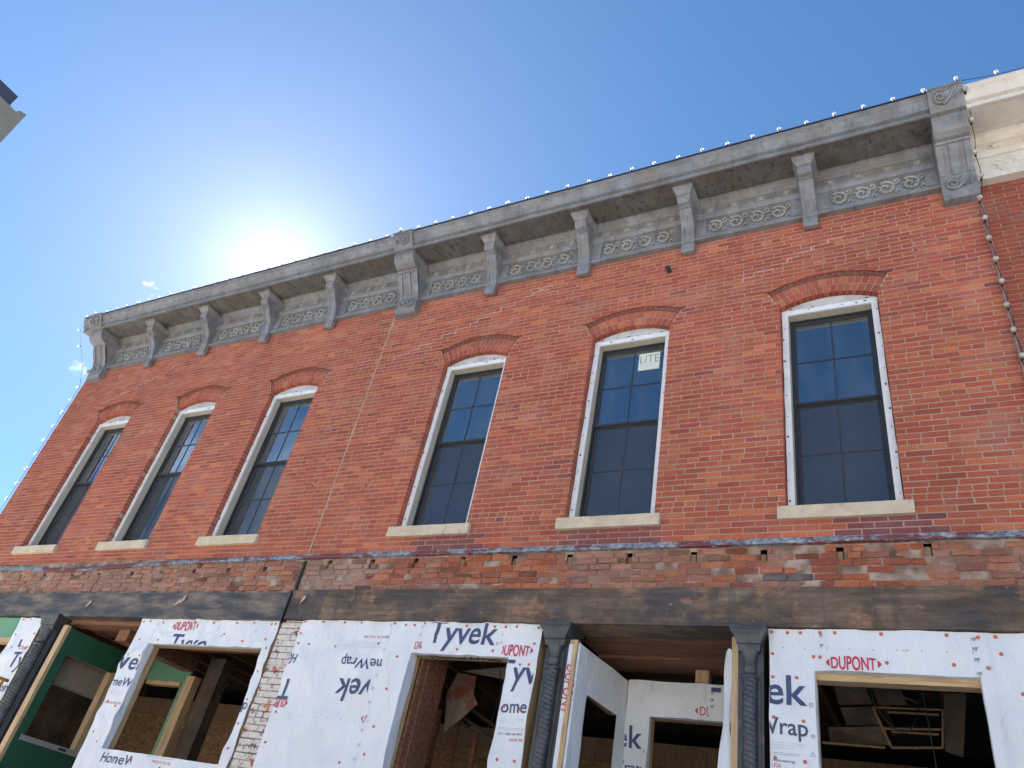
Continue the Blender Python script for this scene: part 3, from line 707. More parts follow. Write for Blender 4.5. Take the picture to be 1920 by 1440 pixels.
def ocol(x):
    g_ = noise.noise(Vector((x * .55, 3.1, 0))) + noise.noise(Vector((x * 2.1, 7, 0))) * .5
    pale = 0.0
    if x < -7.6: pale = .6
    elif x < -6.6: pale = .3
    elif x < -5.6: pale = .7
    elif x < -1.9: pale = .08 if x < -3 else .3
    elif x > -.1: pale = .4
    pale = min(.9, max(0, pale + g_ * .35 + R.uniform(-.15, .15)))
    c = Vector(R.choices([(.36, .10, .045), (.30, .085, .045), (.40, .13, .06), (.25, .07, .045)], [4, 3, 3, 2])[0]).lerp(Vector((.29, .195, .155)), pale)
    if R.random() < .05 and -2.4 < x < -.4: c = Vector((.045, .045, .055))
    elif R.random() < .06: c = c * .5
    return tuple(c * R.uniform(.85, 1.12)) + (1,)
ob = []; z = OZ0 + .002; k = 0; och = (OZ1 + .0 - OZ0) / 6
for k in range(6):
    blk = [(px - .03, px + .028) for px, pz in POCK if k >= 4] + [(-6.60, -6.53)]
    x = XL
    z = OZ0 + k * och + .003
    while x < XR:
        L = R.choice((.2, .205, .21, .198, .1)) + R.uniform(-.006, .006)
        a, b = x, min(x + L, XR); segs = [(a, b)]
        for p, q in blk:
            n_ = []
            for (u, v) in segs:
                if q <= u or p >= v: n_.append((u, v))
                else:
                    if p > u: n_.append((u, p))
                    if q < v: n_.append((q, v))
            segs = n_
        for u, v in segs:
            if v - u > .025: ob.append((u + .003, v - .003, z + R.uniform(0, .004), z + och - .008 + R.uniform(-.004, .003)))
        x += L + .009
ob.sort(key=lambda q: abs(q[0] + q[1]))
def old_brick(mb, q, col):
    w, h = q[1] - q[0], q[3] - q[2]; y = R.uniform(.0, .012) if R.random() > .12 else R.uniform(.014, .028)
    nx = 4
    vs, fs = [], []
    for j in range(3):
        for i in range(nx + 1):
            ex = i in (0, nx); ez = j in (0, 2)
            vs.append((q[0] + w * i / nx + R.uniform(-.003, .003), y + (.006 if ex or ez else 0) + R.uniform(-.002, .003), q[2] + h * j / 2 + R.uniform(-.003, .003)))
    for j in range(2):
        for i in range(nx): fs.append((j * (nx + 1) + i, j * (nx + 1) + i + 1, (j + 1) * (nx + 1) + i + 1, (j + 1) * (nx + 1) + i))
    rim = [i for i in range(nx + 1)] + [nx + (nx + 1) * j for j in (1, 2)] + [2 * (nx + 1) + i for i in range(nx - 1, -1, -1)] + [(nx + 1)]
    o = len(vs); vs += [(vs[i][0], .08, vs[i][2]) for i in rim]; n = len(rim)
    fs += [(o + i, o + (i + 1) % n, rim[(i + 1) % n], rim[i]) for i in range(n)]
    mb.add(vs, fs, M['oldbrick'], col)
for q in ob[:300]:
    b = MB(); old_brick(b, q, ocol(q[0])); obj('old_brick', b, BW, fix=False)
b = MB()
for q in ob[300:]: old_brick(b, q, ocol(q[0]))
obj('old_brickwork', b, BW, kind='stuff', fix=False)
for px, pz in POCK:                                       # joist pockets with sawn-off wood plugs; a black sheet paints their inner shade
    b = MB(); d = R.uniform(.02, .05); b.box(px - .026, px + .02, d, .12, pz - .056, pz + .03 - R.uniform(0, .03), M['oldtimber']); b.box(px - .04, px + .04, .12, .13, pz - .07, pz + .06, M['ink_and_dark'])
    obj('wood_plug', b, BW)

fl = MB()
FP = [(XL, 4.735), (-13, 4.735), (-12.2, 4.705), (-11.2, 4.66), (-10.6, 4.685), (-9.4, 4.72), (-8, 4.745), (-6.6, 4.755), (-5, 4.757), (-3, 4.755), (-1, 4.757), (XR, 4.755)]
def fz_(x):
    for (a, za), (b_, zb) in zip(FP, FP[1:]):
        if a <= x <= b_: return za + (zb - za) * (x - a) / (b_ - a)
    return FP[-1][1]
n = 120
for i in range(n):
    xa, xb = XL + (XR - XL) * i / n, XL + (XR - XL) * (i + 1) / n
    wa, wb = [.003 * noise.noise(Vector((q * 3, 0, 0))) for q in (xa, xb)]
    vs = []
    for x, w_ in ((xa, wa), (xb, wb)):
        zz = fz_(x) + w_
        vs += [(x, .004, zz + .034), (x, -.006, zz + .03), (x, -.024, zz - .016), (x, -.024, zz - .028), (x, .03, zz - .032)]
    fl.add(vs, [(j, j + 5, j + 6, j + 1) for j in range(4)], M['flash'])
obj('flashing', fl, B, fix=False)

def rough_box(name, x0, x1, y0, y1, z0, z1, mat, amp, parent, nx=60, label=None):
    b = MB(); b.box(x0, x1, y0, y1, z0, z1); me = b.mesh(name); bm = bmesh.new(); bm.from_mesh(me)
    es = [e for e in bm.edges if abs(e.verts[0].co.x - e.verts[1].co.x) > .01]; bmesh.ops.subdivide_edges(bm, edges=es, cuts=nx, use_grid_fill=True)
    es = [e for e in bm.edges if abs(e.verts[0].co.z - e.verts[1].co.z) > .01]; bmesh.ops.subdivide_edges(bm, edges=es, cuts=6, use_grid_fill=True)
    for v in bm.verts:
        v.co.y += noise.noise(Vector((v.co.x * 1.7, 0, v.co.z * 12))) * amp; v.co.z += noise.noise(Vector((v.co.x * 1.3, 5, v.co.z * 3))) * amp
    bmesh.ops.recalc_face_normals(bm, faces=bm.faces); bm.to_mesh(me); bm.free(); me.materials.append(mat)
    return obj(name, me, parent, fix=False, label=label)
BZ0, BZ1 = 3.985, 4.325
rough_box('timber_beam', -6.555, XR, -.03, .30, BZ0, BZ1, M['beam'], .007, B, 80, 'brown weathered timber beam over the right half of the shopfront')
rough_box('timber_beam', XL, -6.60, -.035, .30, BZ0 - .02, BZ1 - .03, M['blackbeam'], .008, B, 80, 'black painted timber beam over the left half of the shopfront')
b = MB(); b.box(-6.592, -6.562, -.005, .3, BZ0 - .02, 4.70, M['ink_and_dark'])
b.tube([(-6.585, -.045, 3.95), (-6.578, -.045, 4.31)], .015, 8, M['iron']); obj('downpipe_remnant', b, B)
for (x, z_) in ((-12.75, 4.10), (-8.35, 4.20), (-8.42, 4.16), (-10.2, 4.13), (-6.35, 4.2)):
    b = MB(); pts = [(x + R.uniform(.02, .08) * math.cos(a), z_ + R.uniform(.02, .05) * math.sin(a) + .2 * (math.cos(a) * .2)) for a in [i * .9 for i in range(7)]]
    b.poly_y(pts, -.052, -.047, M['palemortar']); obj('paint_flake', b, B)

# ------------------------------------------------------------------ cornice
def cornice(x0, x1, mat, smat, parent, dz=0.0):
    c = MB()
    P = [(-.055, 8.80), (-.075, 8.80), (-.075, 8.845), (-.055, 8.855), (-.05, 8.875), (-.03, 8.88), (-.03, 9.17), (-.055, 9.175), (-.075, 9.20), (-.085, 9.235), (-.06, 9.25), (-.055, 9.265),
         (-.045, 9.27), (-.045, 9.375), (-.06, 9.38), (-.075, 9.395), (-.085, 9.42), (-.12, 9.45), (-.15, 9.462)]
    P = [(y, z_ + dz) for y, z_ in P]
    vs = [(x, y, z_) for x in (x0, x1) for y, z_ in [(.02, 8.80 + dz)] + P]
    n = len(P) + 1
    c.add(vs, [(i, i + n, i + n + 1, i + 1) for i in range(n - 1)], mat)
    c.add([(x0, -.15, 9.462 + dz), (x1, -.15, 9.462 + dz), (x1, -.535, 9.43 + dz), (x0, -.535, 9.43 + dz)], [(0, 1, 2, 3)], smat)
    Fp = [(-.535, 9.43), (-.535, 9.415), (-.557, 9.415), (-.557, 9.472), (-.540, 9.478), (-.540, 9.49), (-.588, 9.497), (-.594, 9.53), (-.61, 9.575), (-.635, 9.605), (-.648, 9.612), (-.65, 9.655), (-.662, 9.66), (-.662, 9.675), (.2, 9.74)]
    n = len(Fp); N = max(2, int((x1 - x0) / .35))
    vs = [(x0 + (x1 - x0) * i / N, y + .004 * noise.noise(Vector((i * 1.7, y * 9, x0))), z_ + dz + .003 * noise.noise(Vector((i * .9, 4, x0)))) for i in range(N + 1) for y, z_ in Fp]
    c.add(vs, [(i * n + j, (i + 1) * n + j, (i + 1) * n + j + 1, i * n + j + 1) for i in range(N) for j in range(n - 1)], mat)
    return obj('cornice', c, parent, fix=False)
CN = cornice(XL - .0, .66, M['zinc'], M['soffit'], B)
top = MB(); top.box(XL, .6, -.672, .0, 9.742, 9.75)
# ---- brackets
def bracket_mesh():
    b = MB(); w = .08
    prof = [(-.02, 8.63), (-.075, 8.63), (-.095, 8.65), (-.098, 8.745), (-.085, 8.75), (-.092, 8.79), (-.105, 8.86), (-.118, 8.93), (-.14, 9.0), (-.185, 9.07), (-.235, 9.12), (-.262, 9.165), (-.27, 9.2),
            (-.295, 9.205), (-.298, 9.225), (-.345, 9.235), (-.372, 9.275), (-.38, 9.32), (-.378, 9.345), (-.02, 9.345)]
    b.prism_x([(y, z_) for y, z_ in prof], -w, w)
    # sunk face panel edges: two raised fillets
    fr = prof[6:17]
    for sx in (-1, 1):
        o = []
        for y, z_ in fr:
            o += [(sx * .072, y - .008, z_ - .004), (sx * .044, y - .008, z_ - .004), (sx * .044, y + .01, z_), (sx * .072, y + .01, z_)]
        b.add(o, [(4 * i + j, 4 * i + (j + 1) % 4, 4 * i + 4 + (j + 1) % 4, 4 * i + 4 + j) for i in range(len(fr) - 1) for j in range(4)])
    # flared cap
    lv = [(.082, -.382, 9.345), (.09, -.395, 9.36), (.105, -.42, 9.385), (.125, -.455, 9.405), (.128, -.46, 9.44)]
    vs = []
    for hw, y, z_ in lv: vs += [(-hw, y, z_), (hw, y, z_), (hw, -.02, z_), (-hw, -.02, z_)]
    b.add(vs, [(4 * i + j, 4 * i + (j + 1) % 4, 4 * i + 4 + (j + 1) % 4, 4 * i + 4 + j) for i in range(4) for j in range(4)])
    b.box(-.082, .082, -.108, -.02, 8.745, 8.752)
    return b.mesh('bracket')
bme = bracket_mesh(); bme.materials.append(M['zinc'])
bm = bmesh.new(); bm.from_mesh(bme); bmesh.ops.recalc_face_normals(bm, faces=bm.faces); bm.to_mesh(bme); bm.free()
BRX = [-.685, -2.105, -3.5, -4.9, -7.82, -9.235, -10.70, -12.13]
for x in BRX:
    o = bpy.data.objects.new('bracket', bme); o.location = (x, 0, 0); link(o, CN)
def spiral(cx, cz, r0, turns, y, a0, sg=1, n=22):
    return [(cx + (r0 * (1 - .88 * i / n)) * math.cos(a0 + sg * turns * 2 * math.pi * i / n), y - .004 * i / n, cz + (r0 * (1 - .88 * i / n)) * math.sin(a0 + sg * turns * 2 * math.pi * i / n)) for i in range(n + 1)]
def pilaster_mesh(w, flip=1):
    b = MB(); h = w / 2
    prof = [(.02, 8.555), (-.10, 8.555), (-.10, 8.60), (-.115, 8.615), (-.12, 8.64), (-.11, 8.65), (-.115, 8.66), (-.125, 8.86), (-.14, 8.875), (-.13, 8.885),
            (-.155, 8.95), (-.22, 9.05), (-.27, 9.13), (-.30, 9.19), (-.325, 9.195), (-.335, 9.215), (-.38, 9.22), (-.44, 9.25), (-.485, 9.30), (-.51, 9.36), (-.515, 9.42),
            (-.57, 9.425), (-.585, 9.45), (-.575, 9.46), (-.625, 9.52), (-.675, 9.62), (-.68, 9.665), (-.705, 9.67), (-.705, 9.686), (.02, 9.75)]
    b.prism_x(prof, -h, h)
    # raised flutes between the two scrolls
    fr = [(-.13, 8.885), (-.155, 8.95), (-.22, 9.05), (-.27, 9.13), (-.30, 9.185)]
    for xa, xb in ((-h, -h + w * .19), (-w * .13, w * .13), (h - w * .19, h)):
        o = []
        for y, z_ in fr: o += [(xa, y - .014, z_ - .006), (xb, y - .014, z_ - .006), (xb, y + .02, z_), (xa, y + .02, z_)]
        b.add(o, [(4 * i + j, 4 * i + (j + 1) % 4, 4 * i + 4 + (j + 1) % 4, 4 * i + 4 + j) for i in range(len(fr) - 1) for j in range(4)])
    # relief scrolls at foot and head
    for cz, y, sl, sc in ((8.755, -.132, -.05, 1.15), (9.565, -.655, -.48, .95)):
        def P(px, pz): return (flip * px, y + sl * (pz - cz) , pz)
        for (ccx, dz_, rr, tn) in ((-.055 * w / .33, -.008, .062, 1.6),):
            pts = [P(px, pz) for px, _, pz in spiral(ccx, cz + dz_, rr * sc, tn, 0, -1.2, -1)]
            b.tube(pts, [.019 * (1 - .5 * i / len(pts)) for i in range(len(pts))], 6)
        b.tube([P(-.03, cz - .085), P(.02, cz - .04), P(.07, cz + .03), P(.125 * w / .33, cz + .09)], [.014, .02, .016, .006], 6)
        b.tube([P(-.12, cz + .04), P(-.06, cz + .075), P(.0, cz + .06), P(.04, cz + .09)], [.005, .012, .012, .004], 6)
        for i in range(4):
            b.tube([P(.03 + .025 * i, cz - .03 + .012 * i), P(.07 + .02 * i, cz - .055 + .012 * i)], [.012, .003], 5)
        b.tube([P(.1, cz - .05), P(.14 * w / .33, cz + .02)], [.012, .004], 5)
        b.add([], [])
    return b
for x, w, fl_ in ((-6.31, .345, -1), (.803, .33, 1), (-13.60, .37, -1)):
    me = pilaster_mesh(w, fl_).mesh('pilaster_bracket'); me.materials.append(M['zinc'])
    bm = bmesh.new(); bm.from_mesh(me); bmesh.ops.recalc_face_normals(bm, faces=bm.faces); bm.to_mesh(me); bm.free()
    o = bpy.data.objects.new('pilaster_bracket', me); o.location = (x, 0, 0); link(o, CN)
# ---- scroll frieze, rosettes, panel stiles
def scroll_mesh():
    b = MB(); y = -.034
    p = spiral(0, -.012, .112, 1.5, y, 2.2, -1, 28); b.tube(p, [.017 - .007 * i / len(p) for i in range(len(p))], 6)
    p = spiral(.118, .075, .05, 1.2, y, 3.6, 1, 14); b.tube(p, .012, 6)
    b.tube([(.09, y, -.03), (.1, y - .008, .03), (.085, y, .06)], [.006, .012, .008], 6)
    for i in range(7):
        a = 1.9 + i * .72
        b.tube([(.05 * math.cos(a), y, -.012 + .05 * math.sin(a)), (.092 * math.cos(a + .25), y - .014, -.012 + .092 * math.sin(a + .25))], [.014, .005], 5)
    b.tube([(.1, y, -.105), (.125, y - .006, -.075), (.165, y, -.1)], [.005, .014, .004], 5)
    b.tube([(.085, y, -.09), (.12, y, -.11)], [.004, .01], 5)
    b.lathe([(.001, 0), (.02, 0)], 0, 0, 6) if False else None
    return b.mesh('scroll')
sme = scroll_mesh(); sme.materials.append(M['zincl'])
def rosette_mesh():
    b = MB(); y = -.052
    b.box(-.05, .05, y - .004, y + .01, -.042, .042)
    for i in range(5):
        a = -.9 + i * .45
        b.tube([(0, y - .004, -.036), (.03 * math.sin(a), y - .018, .0), (.046 * math.sin(a), y - .008, .036 * math.cos(a) + .002)], [.007, .012, .003], 5)
    return b.mesh('rosette')
rme = rosette_mesh(); rme.materials.append(M['zincl'])
sup = sorted(BRX + [-6.31, .803, -13.60])
hwid = {-6.31: .1725, .803: .165, -13.60: .185}
for a, b_ in zip(sup, sup[1:]):
    xa, xb = a + hwid.get(a, .08), b_ - hwid.get(b_, .08)
    L = xb - xa
    P = MB(); st_ = .13
    for u, v in ((xa, xa + st_), (xb - st_, xb)): P.box(u, v, -.05, -.025, 8.885, 9.168)
    P.box(xa + st_, xb - st_, -.042, -.025, 9.150, 9.168); P.box(xa + st_, xb - st_, -.042, -.025, 8.885, 8.90)
    obj('frieze_panel', P, CN, M['zinc'])
    n = 4
    for i in range(n):
        o = bpy.data.objects.new('scroll', sme); f_ = (L - 2 * st_) / n / .27
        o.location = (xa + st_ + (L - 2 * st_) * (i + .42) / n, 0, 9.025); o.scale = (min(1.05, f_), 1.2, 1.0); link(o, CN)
        o = bpy.data.objects.new('rosette', rme); o.location = (xa + L * (i + .5) / n, 0, 9.322); link(o, CN)
# thin lip of roof metal along the top
lip = MB()
for a, b_ in ((XL, -6.56), (-6.5, .64)):
    lip.box(a, b_, -.678, -.2, 9.682, 9.69)
obj('roof_lip', lip, CN, M['sash'])
# body of the building behind the facade
sh = MB()
sh.box(XL, XL + .3, .1, 14, 0, 9.4); sh.box(XR - .3, XR, .31, 14, 0, 9.4); sh.box(XL, XR, 13.7, 14, 0, 9.4)
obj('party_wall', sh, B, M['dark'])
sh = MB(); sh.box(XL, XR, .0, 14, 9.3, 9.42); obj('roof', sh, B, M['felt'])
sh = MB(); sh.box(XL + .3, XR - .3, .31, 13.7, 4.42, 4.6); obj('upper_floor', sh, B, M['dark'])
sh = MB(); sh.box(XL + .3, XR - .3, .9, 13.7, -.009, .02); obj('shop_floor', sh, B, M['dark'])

# ------------------------------------------------------------------ shopfront
LAPS = (-5.03, -.80, .31, -7.6)
def wr(x, z_, amp=.009):
    v = amp * noise.noise(Vector((x * 2.1, 1.3, z_ * 1.5))) + amp * .6 * noise.noise(Vector((x * 6.5, 4.3, z_ * 2.3)))
    for f, o, k in ((1.6, 3.0, .024), (2.7, 9.0, .017), (4.6, 5.0, .008)):
        n_ = noise.noise(Vector((x * f + z_ * .9 * math.sin(o), o, z_ * f * .55)))
        v -= k * max(0, 1 - abs(n_) * 5.5)
    for xs_ in LAPS:
        if x > xs_: v -= .0025
    return v
def wrap_panel(name_label, x0, x1, z0, z1, hole, y=.02, nails=(), ret=.1, lean=0.0):
    P = bpy.data.objects.new('wrapped_wall', None); P.location = (x0, y, z1); P['label'] = name_label; link(P, B)
    C.view_layer.update(); INV[P.name] = Matrix.Translation(Vector((x0, y, z1))).inverted()
    s = MB(); st_ = .036
    def lines(a, b, cuts):
        pts = sorted({a, b, *[c_ for c_ in cuts if a < c_ < b]}); out = []
        for p, q in zip(pts, pts[1:]):
            n = max(1, int(round((q - p) / st_))); out += [p + (q - p) * i / n for i in range(n)]
        return out + [b]
    xs = lines(x0, x1, list(hole[:2] if hole else []) + [q for l_ in LAPS for q in (l_ - .001, l_ + .001)]); zs = lines(z0, z1, hole[2:] if hole else [])
    idx = {}
    for i, x in enumerate(xs):
        for j, z_ in enumerate(zs):
            ex = .006 * noise.noise(Vector((z_ * 4, x, 0))) if i in (0, len(xs) - 1) else 0
            ez = .006 * noise.noise(Vector((x * 4, z_, 3))) if j in (0, len(zs) - 1) else 0
            idx[i, j] = len(s.v); s.v.append((x + ex, y + wr(x, z_), z_ + ez))
    for i in range(len(xs) - 1):
        for j in range(len(zs) - 1):
            cx, cz = (xs[i] + xs[i + 1]) / 2, (zs[j] + zs[j + 1]) / 2
            if hole and hole[0] < cx < hole[1] and hole[2] < cz < hole[3]: continue
            s.f.append((idx[i, j], idx[i + 1, j], idx[i + 1, j + 1], idx[i, j + 1])); s.mi.append(0); s.c.append(None); s.sm.append(True)
    s.mats.append(M['wrap'])
    if hole:                                  # the wrap folded back into the opening
        for xe in hole[:2]:
            zz = [z_ for z_ in zs if hole[2] <= z_ <= hole[3]]
            vs = []
            for z_ in zz:
                d = ret * (1 + .45 * noise.noise(Vector((z_ * 2.3, xe, 0))))
                vs += [(xe, y + wr(xe, z_), z_), (xe - (.004 if xe == hole[0] else -.004) * 0 + .006 * noise.noise(Vector((z_ * 5, xe, 2))) + (.006 if xe == hole[0] else -.006), y + d, z_)]
            s.add(vs, [(2 * i, 2 * i + 1, 2 * i + 3, 2 * i + 2) for i in range(len(zz) - 1)], M['wrap'], None, True)
        xx = [x for x in xs if hole[0] <= x <= hole[1]]
        for ze, dd in ((hole[3], .035), (hole[2], .1)):
            vs = []
            for x in xx:
                vs += [(x, y + wr(x, ze), ze), (x, y + dd * (1 + .5 * noise.noise(Vector((x * 3, ze, 0)))), ze + (-.004 if ze == hole[3] else .004))]
            s.add(vs, [(2 * i, 2 * i + 1, 2 * i + 3, 2 * i + 2) for i in range(len(xx) - 1)], M['wrap'], None, True)
    obj('house_wrap', s, P, fix=False)
    # framing behind
    yb, yt = y + .012, y + .16
    fr = MB()
    if hole:
        h0, h1, hz0, hz1 = hole
        for a in ((x0 + .01, h0 - .001, z0, z1 - .01), (h1 + .001, x1 - .01, z0, z1 - .01), (h0, h1, hz1 + .001, z1 - .01), (h0, h1, z0, hz0 - .001)):
            if a[1] - a[0] > .02 and a[3] - a[2] > .02: fr.box(a[0], a[1], yb, yt, a[2], a[3])
    else: fr.box(x0 + .01, x1 - .01, yb, yt, z0, z1 - .01)
    obj('framing', fr, P, M['timber'])
    for x, z_ in nails:
        o = bpy.data.objects.new('cap_nail', NAIL); o.location = (x, y + wr(x, z_) - .004, z_); link(o, P)
    return P
nb = MB(); nb.tube([(0, .006, 0), (0, -.001, 0), (0, -.004, 0)], [.0135, .0135, .008], 10, M['cap']); NAIL = nb.mesh('cap_nail')
def on(y): return lambda x, z_: (x, y + wr(x, z_) - .0035, z_)
def logo(mb, x0, x1, zb, cap, y, rot=0, clip=None):
    w = x1 - x0; a = .1 * w
    wf = on(y)
    print_on(mb, 'DUPONT', x0 + a, x1 - a, zb, cap, M['ink_red'], .022, rot=rot, clip=clip, lens=.3, warp=wf)
    for xs_, sg in ((x0 + a * .72, -1), (x1 - a * .72, 1)):
        zc_ = zb + cap / 2 * (1 if not rot else -1)
        if clip and not (clip[0] < xs_ < clip[1]): continue
        pts = [(xs_, zc_ + cap * .38), (xs_ + sg * a * .45, zc_ + cap * .2), (xs_ + sg * a * .7, zc_), (xs_ + sg * a * .45, zc_ - cap * .2), (xs_, zc_ - cap * .38)]
        mb.add([wf(*p) for p in pts], [(0, 1, 2, 3, 4)], M['ink_red'])
def fine(mb, x0, x1, z_, n, y, mat='ink_grey', dz=.017, h=.007, rot=0, clip=None):
    for i in range(n):
        print_on(mb, 'minimum layer of housewrap under siding see the guide' [:30 + (i * 7) % 20], x0, x1 - (x1 - x0) * (.25 if i % 3 == 2 else 0), z_ - i * dz, h, M[mat], 0, rot=rot, clip=clip, warp=on(y))
def rings(mb, x, z_, r, y):
    wf = on(y); n = 14
    vs = [wf(x + q * math.cos(2 * math.pi * i / n), z_ + q * math.sin(2 * math.pi * i / n)) for i in range(n) for q in (r, r * .82)]
    mb.add(vs, [(2 * i, (2 * i + 2) % (2 * n), (2 * i + 3) % (2 * n), 2 * i + 1) for i in range(n)], M['ink_blue'])
    print_on(mb, 'R', x - r * .35, x + r * .35, z_ - r * .45, r * .9, M['ink_blue'], 0, warp=wf)
def ticks(mb, x0, x1, z_, step, y, mat='ink_blue'):
    x = x0
    while x < x1:
        mb.add([on(y)(x, z_), on(y)(x + .005, z_), on(y)(x + .006, z_ + .012), on(y)(x + .001, z_ + .012)], [(0, 1, 2, 3)], M[mat]); x += step

YP = .02
# right panel
nR = [(-1.2, 3.95), (-1.08, 3.95), (-.98, 3.95), (-.83, 3.95), (-.72, 3.95), (-.39, 3.95), (.05, 3.95), (.25, 3.94), (.36, 3.95), (-1.2, 3.78), (-.89, 3.765), (-.84, 3.76), (-.37, 3.73), (.07, 3.74), (.28, 3.72), (.375, 3.82),
      (-1.2, 3.595), (-1.02, 3.595), (.46, 3.55), (-1.19, 3.28), (-.98, 3.27), (-1.19, 3.0), (-.98, 2.99), (.56, 3.06), (.5, 2.4), (-1.0, 2.4)]
PR = wrap_panel('white house wrap panel at the right end around the dark shop window', -1.225, .94, .0, 3.978, (-.89, .225, 1.1, 3.655), YP, nR, ret=.05)
s = Print(PR); cl = (-1.223, -.9, 0, 3.97)
print_on(s, 'Tyvek', -1.73, -.945, 3.385, .22, M['ink_blue'], .014, clip=cl, warp=on(YP)); rings(s, -.92, 3.39, .017, YP)
print_on(s, 'HomeWrap', -1.72, -.95, 3.165, .115, M['ink_blue'], .012, clip=cl, warp=on(YP)); rings(s, -.918, 3.17, .014, YP)
fine(s, -1.21, -.98, 3.105, 3, YP); fine(s, -1.21, -1.02, 3.035, 2, YP, 'ink_blue', .012, .006)
print_on(s, '/homewrap', -1.21, -1.05, 2.975, .022, M['ink_blue'], 0, warp=on(YP)); print_on(s, 'USA', -1.215, -1.15, 2.935, .03, M['ink_red'], 0, warp=on(YP))
for q in (0, 1, 2):
    a = math.pi / 2 + q * 2.094; a2 = a + 2.094
    p0, p1 = Vector((-.925, 3.045)) + Vector((math.cos(a), math.sin(a))) * .02, Vector((-.925, 3.045)) + Vector((math.cos(a2), math.sin(a2))) * .02
    d = Vector((-.925, 3.045)); s.add([on(YP)(*p0), on(YP)(*p1), on(YP)(*(d + (p1 - d) * .75)), on(YP)(*(d + (p0 - d) * .75))], [(0, 1, 2, 3)], M['ink_blue'])
logo(s, -.80, -.405, 3.675, .08, YP)
ticks(s, -1.12, .9, 3.82, .165, YP); print_on(s, 'TYVEK', -.26, -.21, 3.815, .012, M['ink_red'], 0, warp=on(YP))
for z_ in (3.93, 3.86, 3.78, 3.68):
    print_on(s, 'MF', .2, .24, z_ - .02, .03, M['ink_blue'], 0, .4, warp=on(YP))
for z_ in (3.93, 3.85): print_on(s, 'MF', -.84, -.81, z_ - .02, .03, M['ink_blue'], 0, .4, warp=on(YP))
s.done()
# middle panel with tall opening
nM = [(-6.25, 3.965), (-5.98, 3.965), (-5.68, 3.965), (-5.45, 3.965), (-5.0, 3.96), (-4.85, 3.945), (-4.74, 3.945), (-4.62, 3.965), (-4.13, 3.955), (-3.8, 3.95), (-3.68, 3.95), (-3.56, 3.955), (-3.33, 3.95), (-3.35, 3.8), (-3.36, 3.6), (-3.46, 3.6),
      (-6.25, 3.83), (-6.24, 3.72), (-6.25, 3.5), (-6.1, 3.72), (-5.7, 3.7), (-5.15, 3.75), (-4.86, 3.62), (-4.88, 3.3), (-4.93, 2.95), (-4.95, 2.7), (-5.2, 2.6), (-3.52, 2.78), (-3.35, 2.78), (-3.55, 3.22), (-3.36, 3.2), (-6.23, 3.0), (-6.22, 2.7), (-4.6, 3.72), (-4.18, 3.72), (-3.78, 3.72)]
PM = wrap_panel('wide white house wrap panel in the middle around a tall dark doorway', -6.285, -3.285, .0, 3.985, (-4.705, -3.595, .0, 3.665), YP, nM, ret=.085)
s = Print(PM); cm = (-6.283, -3.29, 0, 3.975)
print_on(s, 'Tyvek', -4.53, -3.765, 3.775, .225, M['ink_blue'], .014, shear=.12, clip=cm, warp=on(YP)); rings(s, -3.745, 3.79, .014, YP)
print_on(s, 'DUPONT', -4.68, -4.3, 3.705, .07, M['ink_red'], 0, clip=(-4.68, -4.6, 0, 4), warp=on(YP), lens=.3)
logo(s, -3.755, -3.345, 3.69, .08, YP, clip=(-3.68, -3.29, 0, 4))
print_on(s, 'Tyvek', -3.70, -2.94, 3.43, .21, M['ink_blue'], .014, clip=(-3.59, -3.3, 0, 4), warp=on(YP))
print_on(s, 'HomeWrap', -3.685, -2.92, 3.17, .11, M['ink_blue'], .012, clip=(-3.59, -3.3, 0, 4), warp=on(YP))
fine(s, -3.57, -3.32, 3.115, 3, YP); fine(s, -3.57, -3.3, 3.04, 2, YP, 'ink_blue', .014, .006)
print_on(s, 'Call 1-800-448-9835', -3.565, -3.31, 2.985, .02, M['ink_blue'], 0, warp=on(YP)); print_on(s, 'MADE IN THE USA', -3.44, -3.15, 2.935, .026, M['ink_red'], 0, clip=(-4, -3.3, 0, 4), warp=on(YP))
cu = (-6.283, -5.02, 0, 4)
print_on(s, 'HomeWrap', -5.555, -4.80, 3.59, .105, M['ink_blue'], .012, rot=180, clip=cu, warp=on(YP))
print_on(s, 'Tyvek', -5.53, -4.72, 3.375, .215, M['ink_blue'], .014, shear=.12, rot=180, clip=(-6, -5.10, 0, 4), warp=on(YP))
fine(s, -5.48, -5.1, 3.76, 4, YP, rot=180); print_on(s, 'MADE IN THE USA', -5.37, -5.03, 3.83, .022, M['ink_red'], 0, rot=180, clip=cu, warp=on(YP))
print_on(s, 'HomeWrap', -6.75, -6.17, 3.6, .1, M['ink_blue'], .012, rot=180, clip=cu, warp=on(YP)); print_on(s, 'T', -6.3, -6.12, 3.33, .2, M['ink_blue'], .014, shear=.12, rot=180, clip=cu, warp=on(YP))
logo(s, -6.45, -6.1, 3.13, .075, YP, rot=180, clip=cu)
logo(s, -5.11, -4.8, 3.05, .07, YP, rot=180, clip=(-5.2, -5.06, 0, 4))
ticks(s, -6.2, -5.1, 3.81, .17, YP); ticks(s, -6.2, -4.9, 2.98, .17, YP)
for i in range(11): print_on(s, 'MF', -5.07, -5.03, 3.93 - i * .13, .03, M['ink_grey'], 0, .4, warp=on(YP))
for z_ in (3.93, 3.85, 3.74): print_on(s, 'MF', -4.66, -4.62, z_ - .02, .03, M['ink_grey'], 0, .4, warp=on(YP))
for z_ in (3.88, 3.8): print_on(s, 'MF', -3.72, -3.69, z_ - .02, .03, M['ink_grey'], 0, .4, warp=on(YP))
s.done()
# lettering across the soffit of the doorway
s2 = MB(); print_on(s2, 'HomeWrap', -4.52, -3.72, .022, .09, M['ink_and_dark'], .012, warp=lambda x, w_: (x, YP + .012 + .12 - w_, 3.6585)); obj('lettering', s2, PM, fix=False)
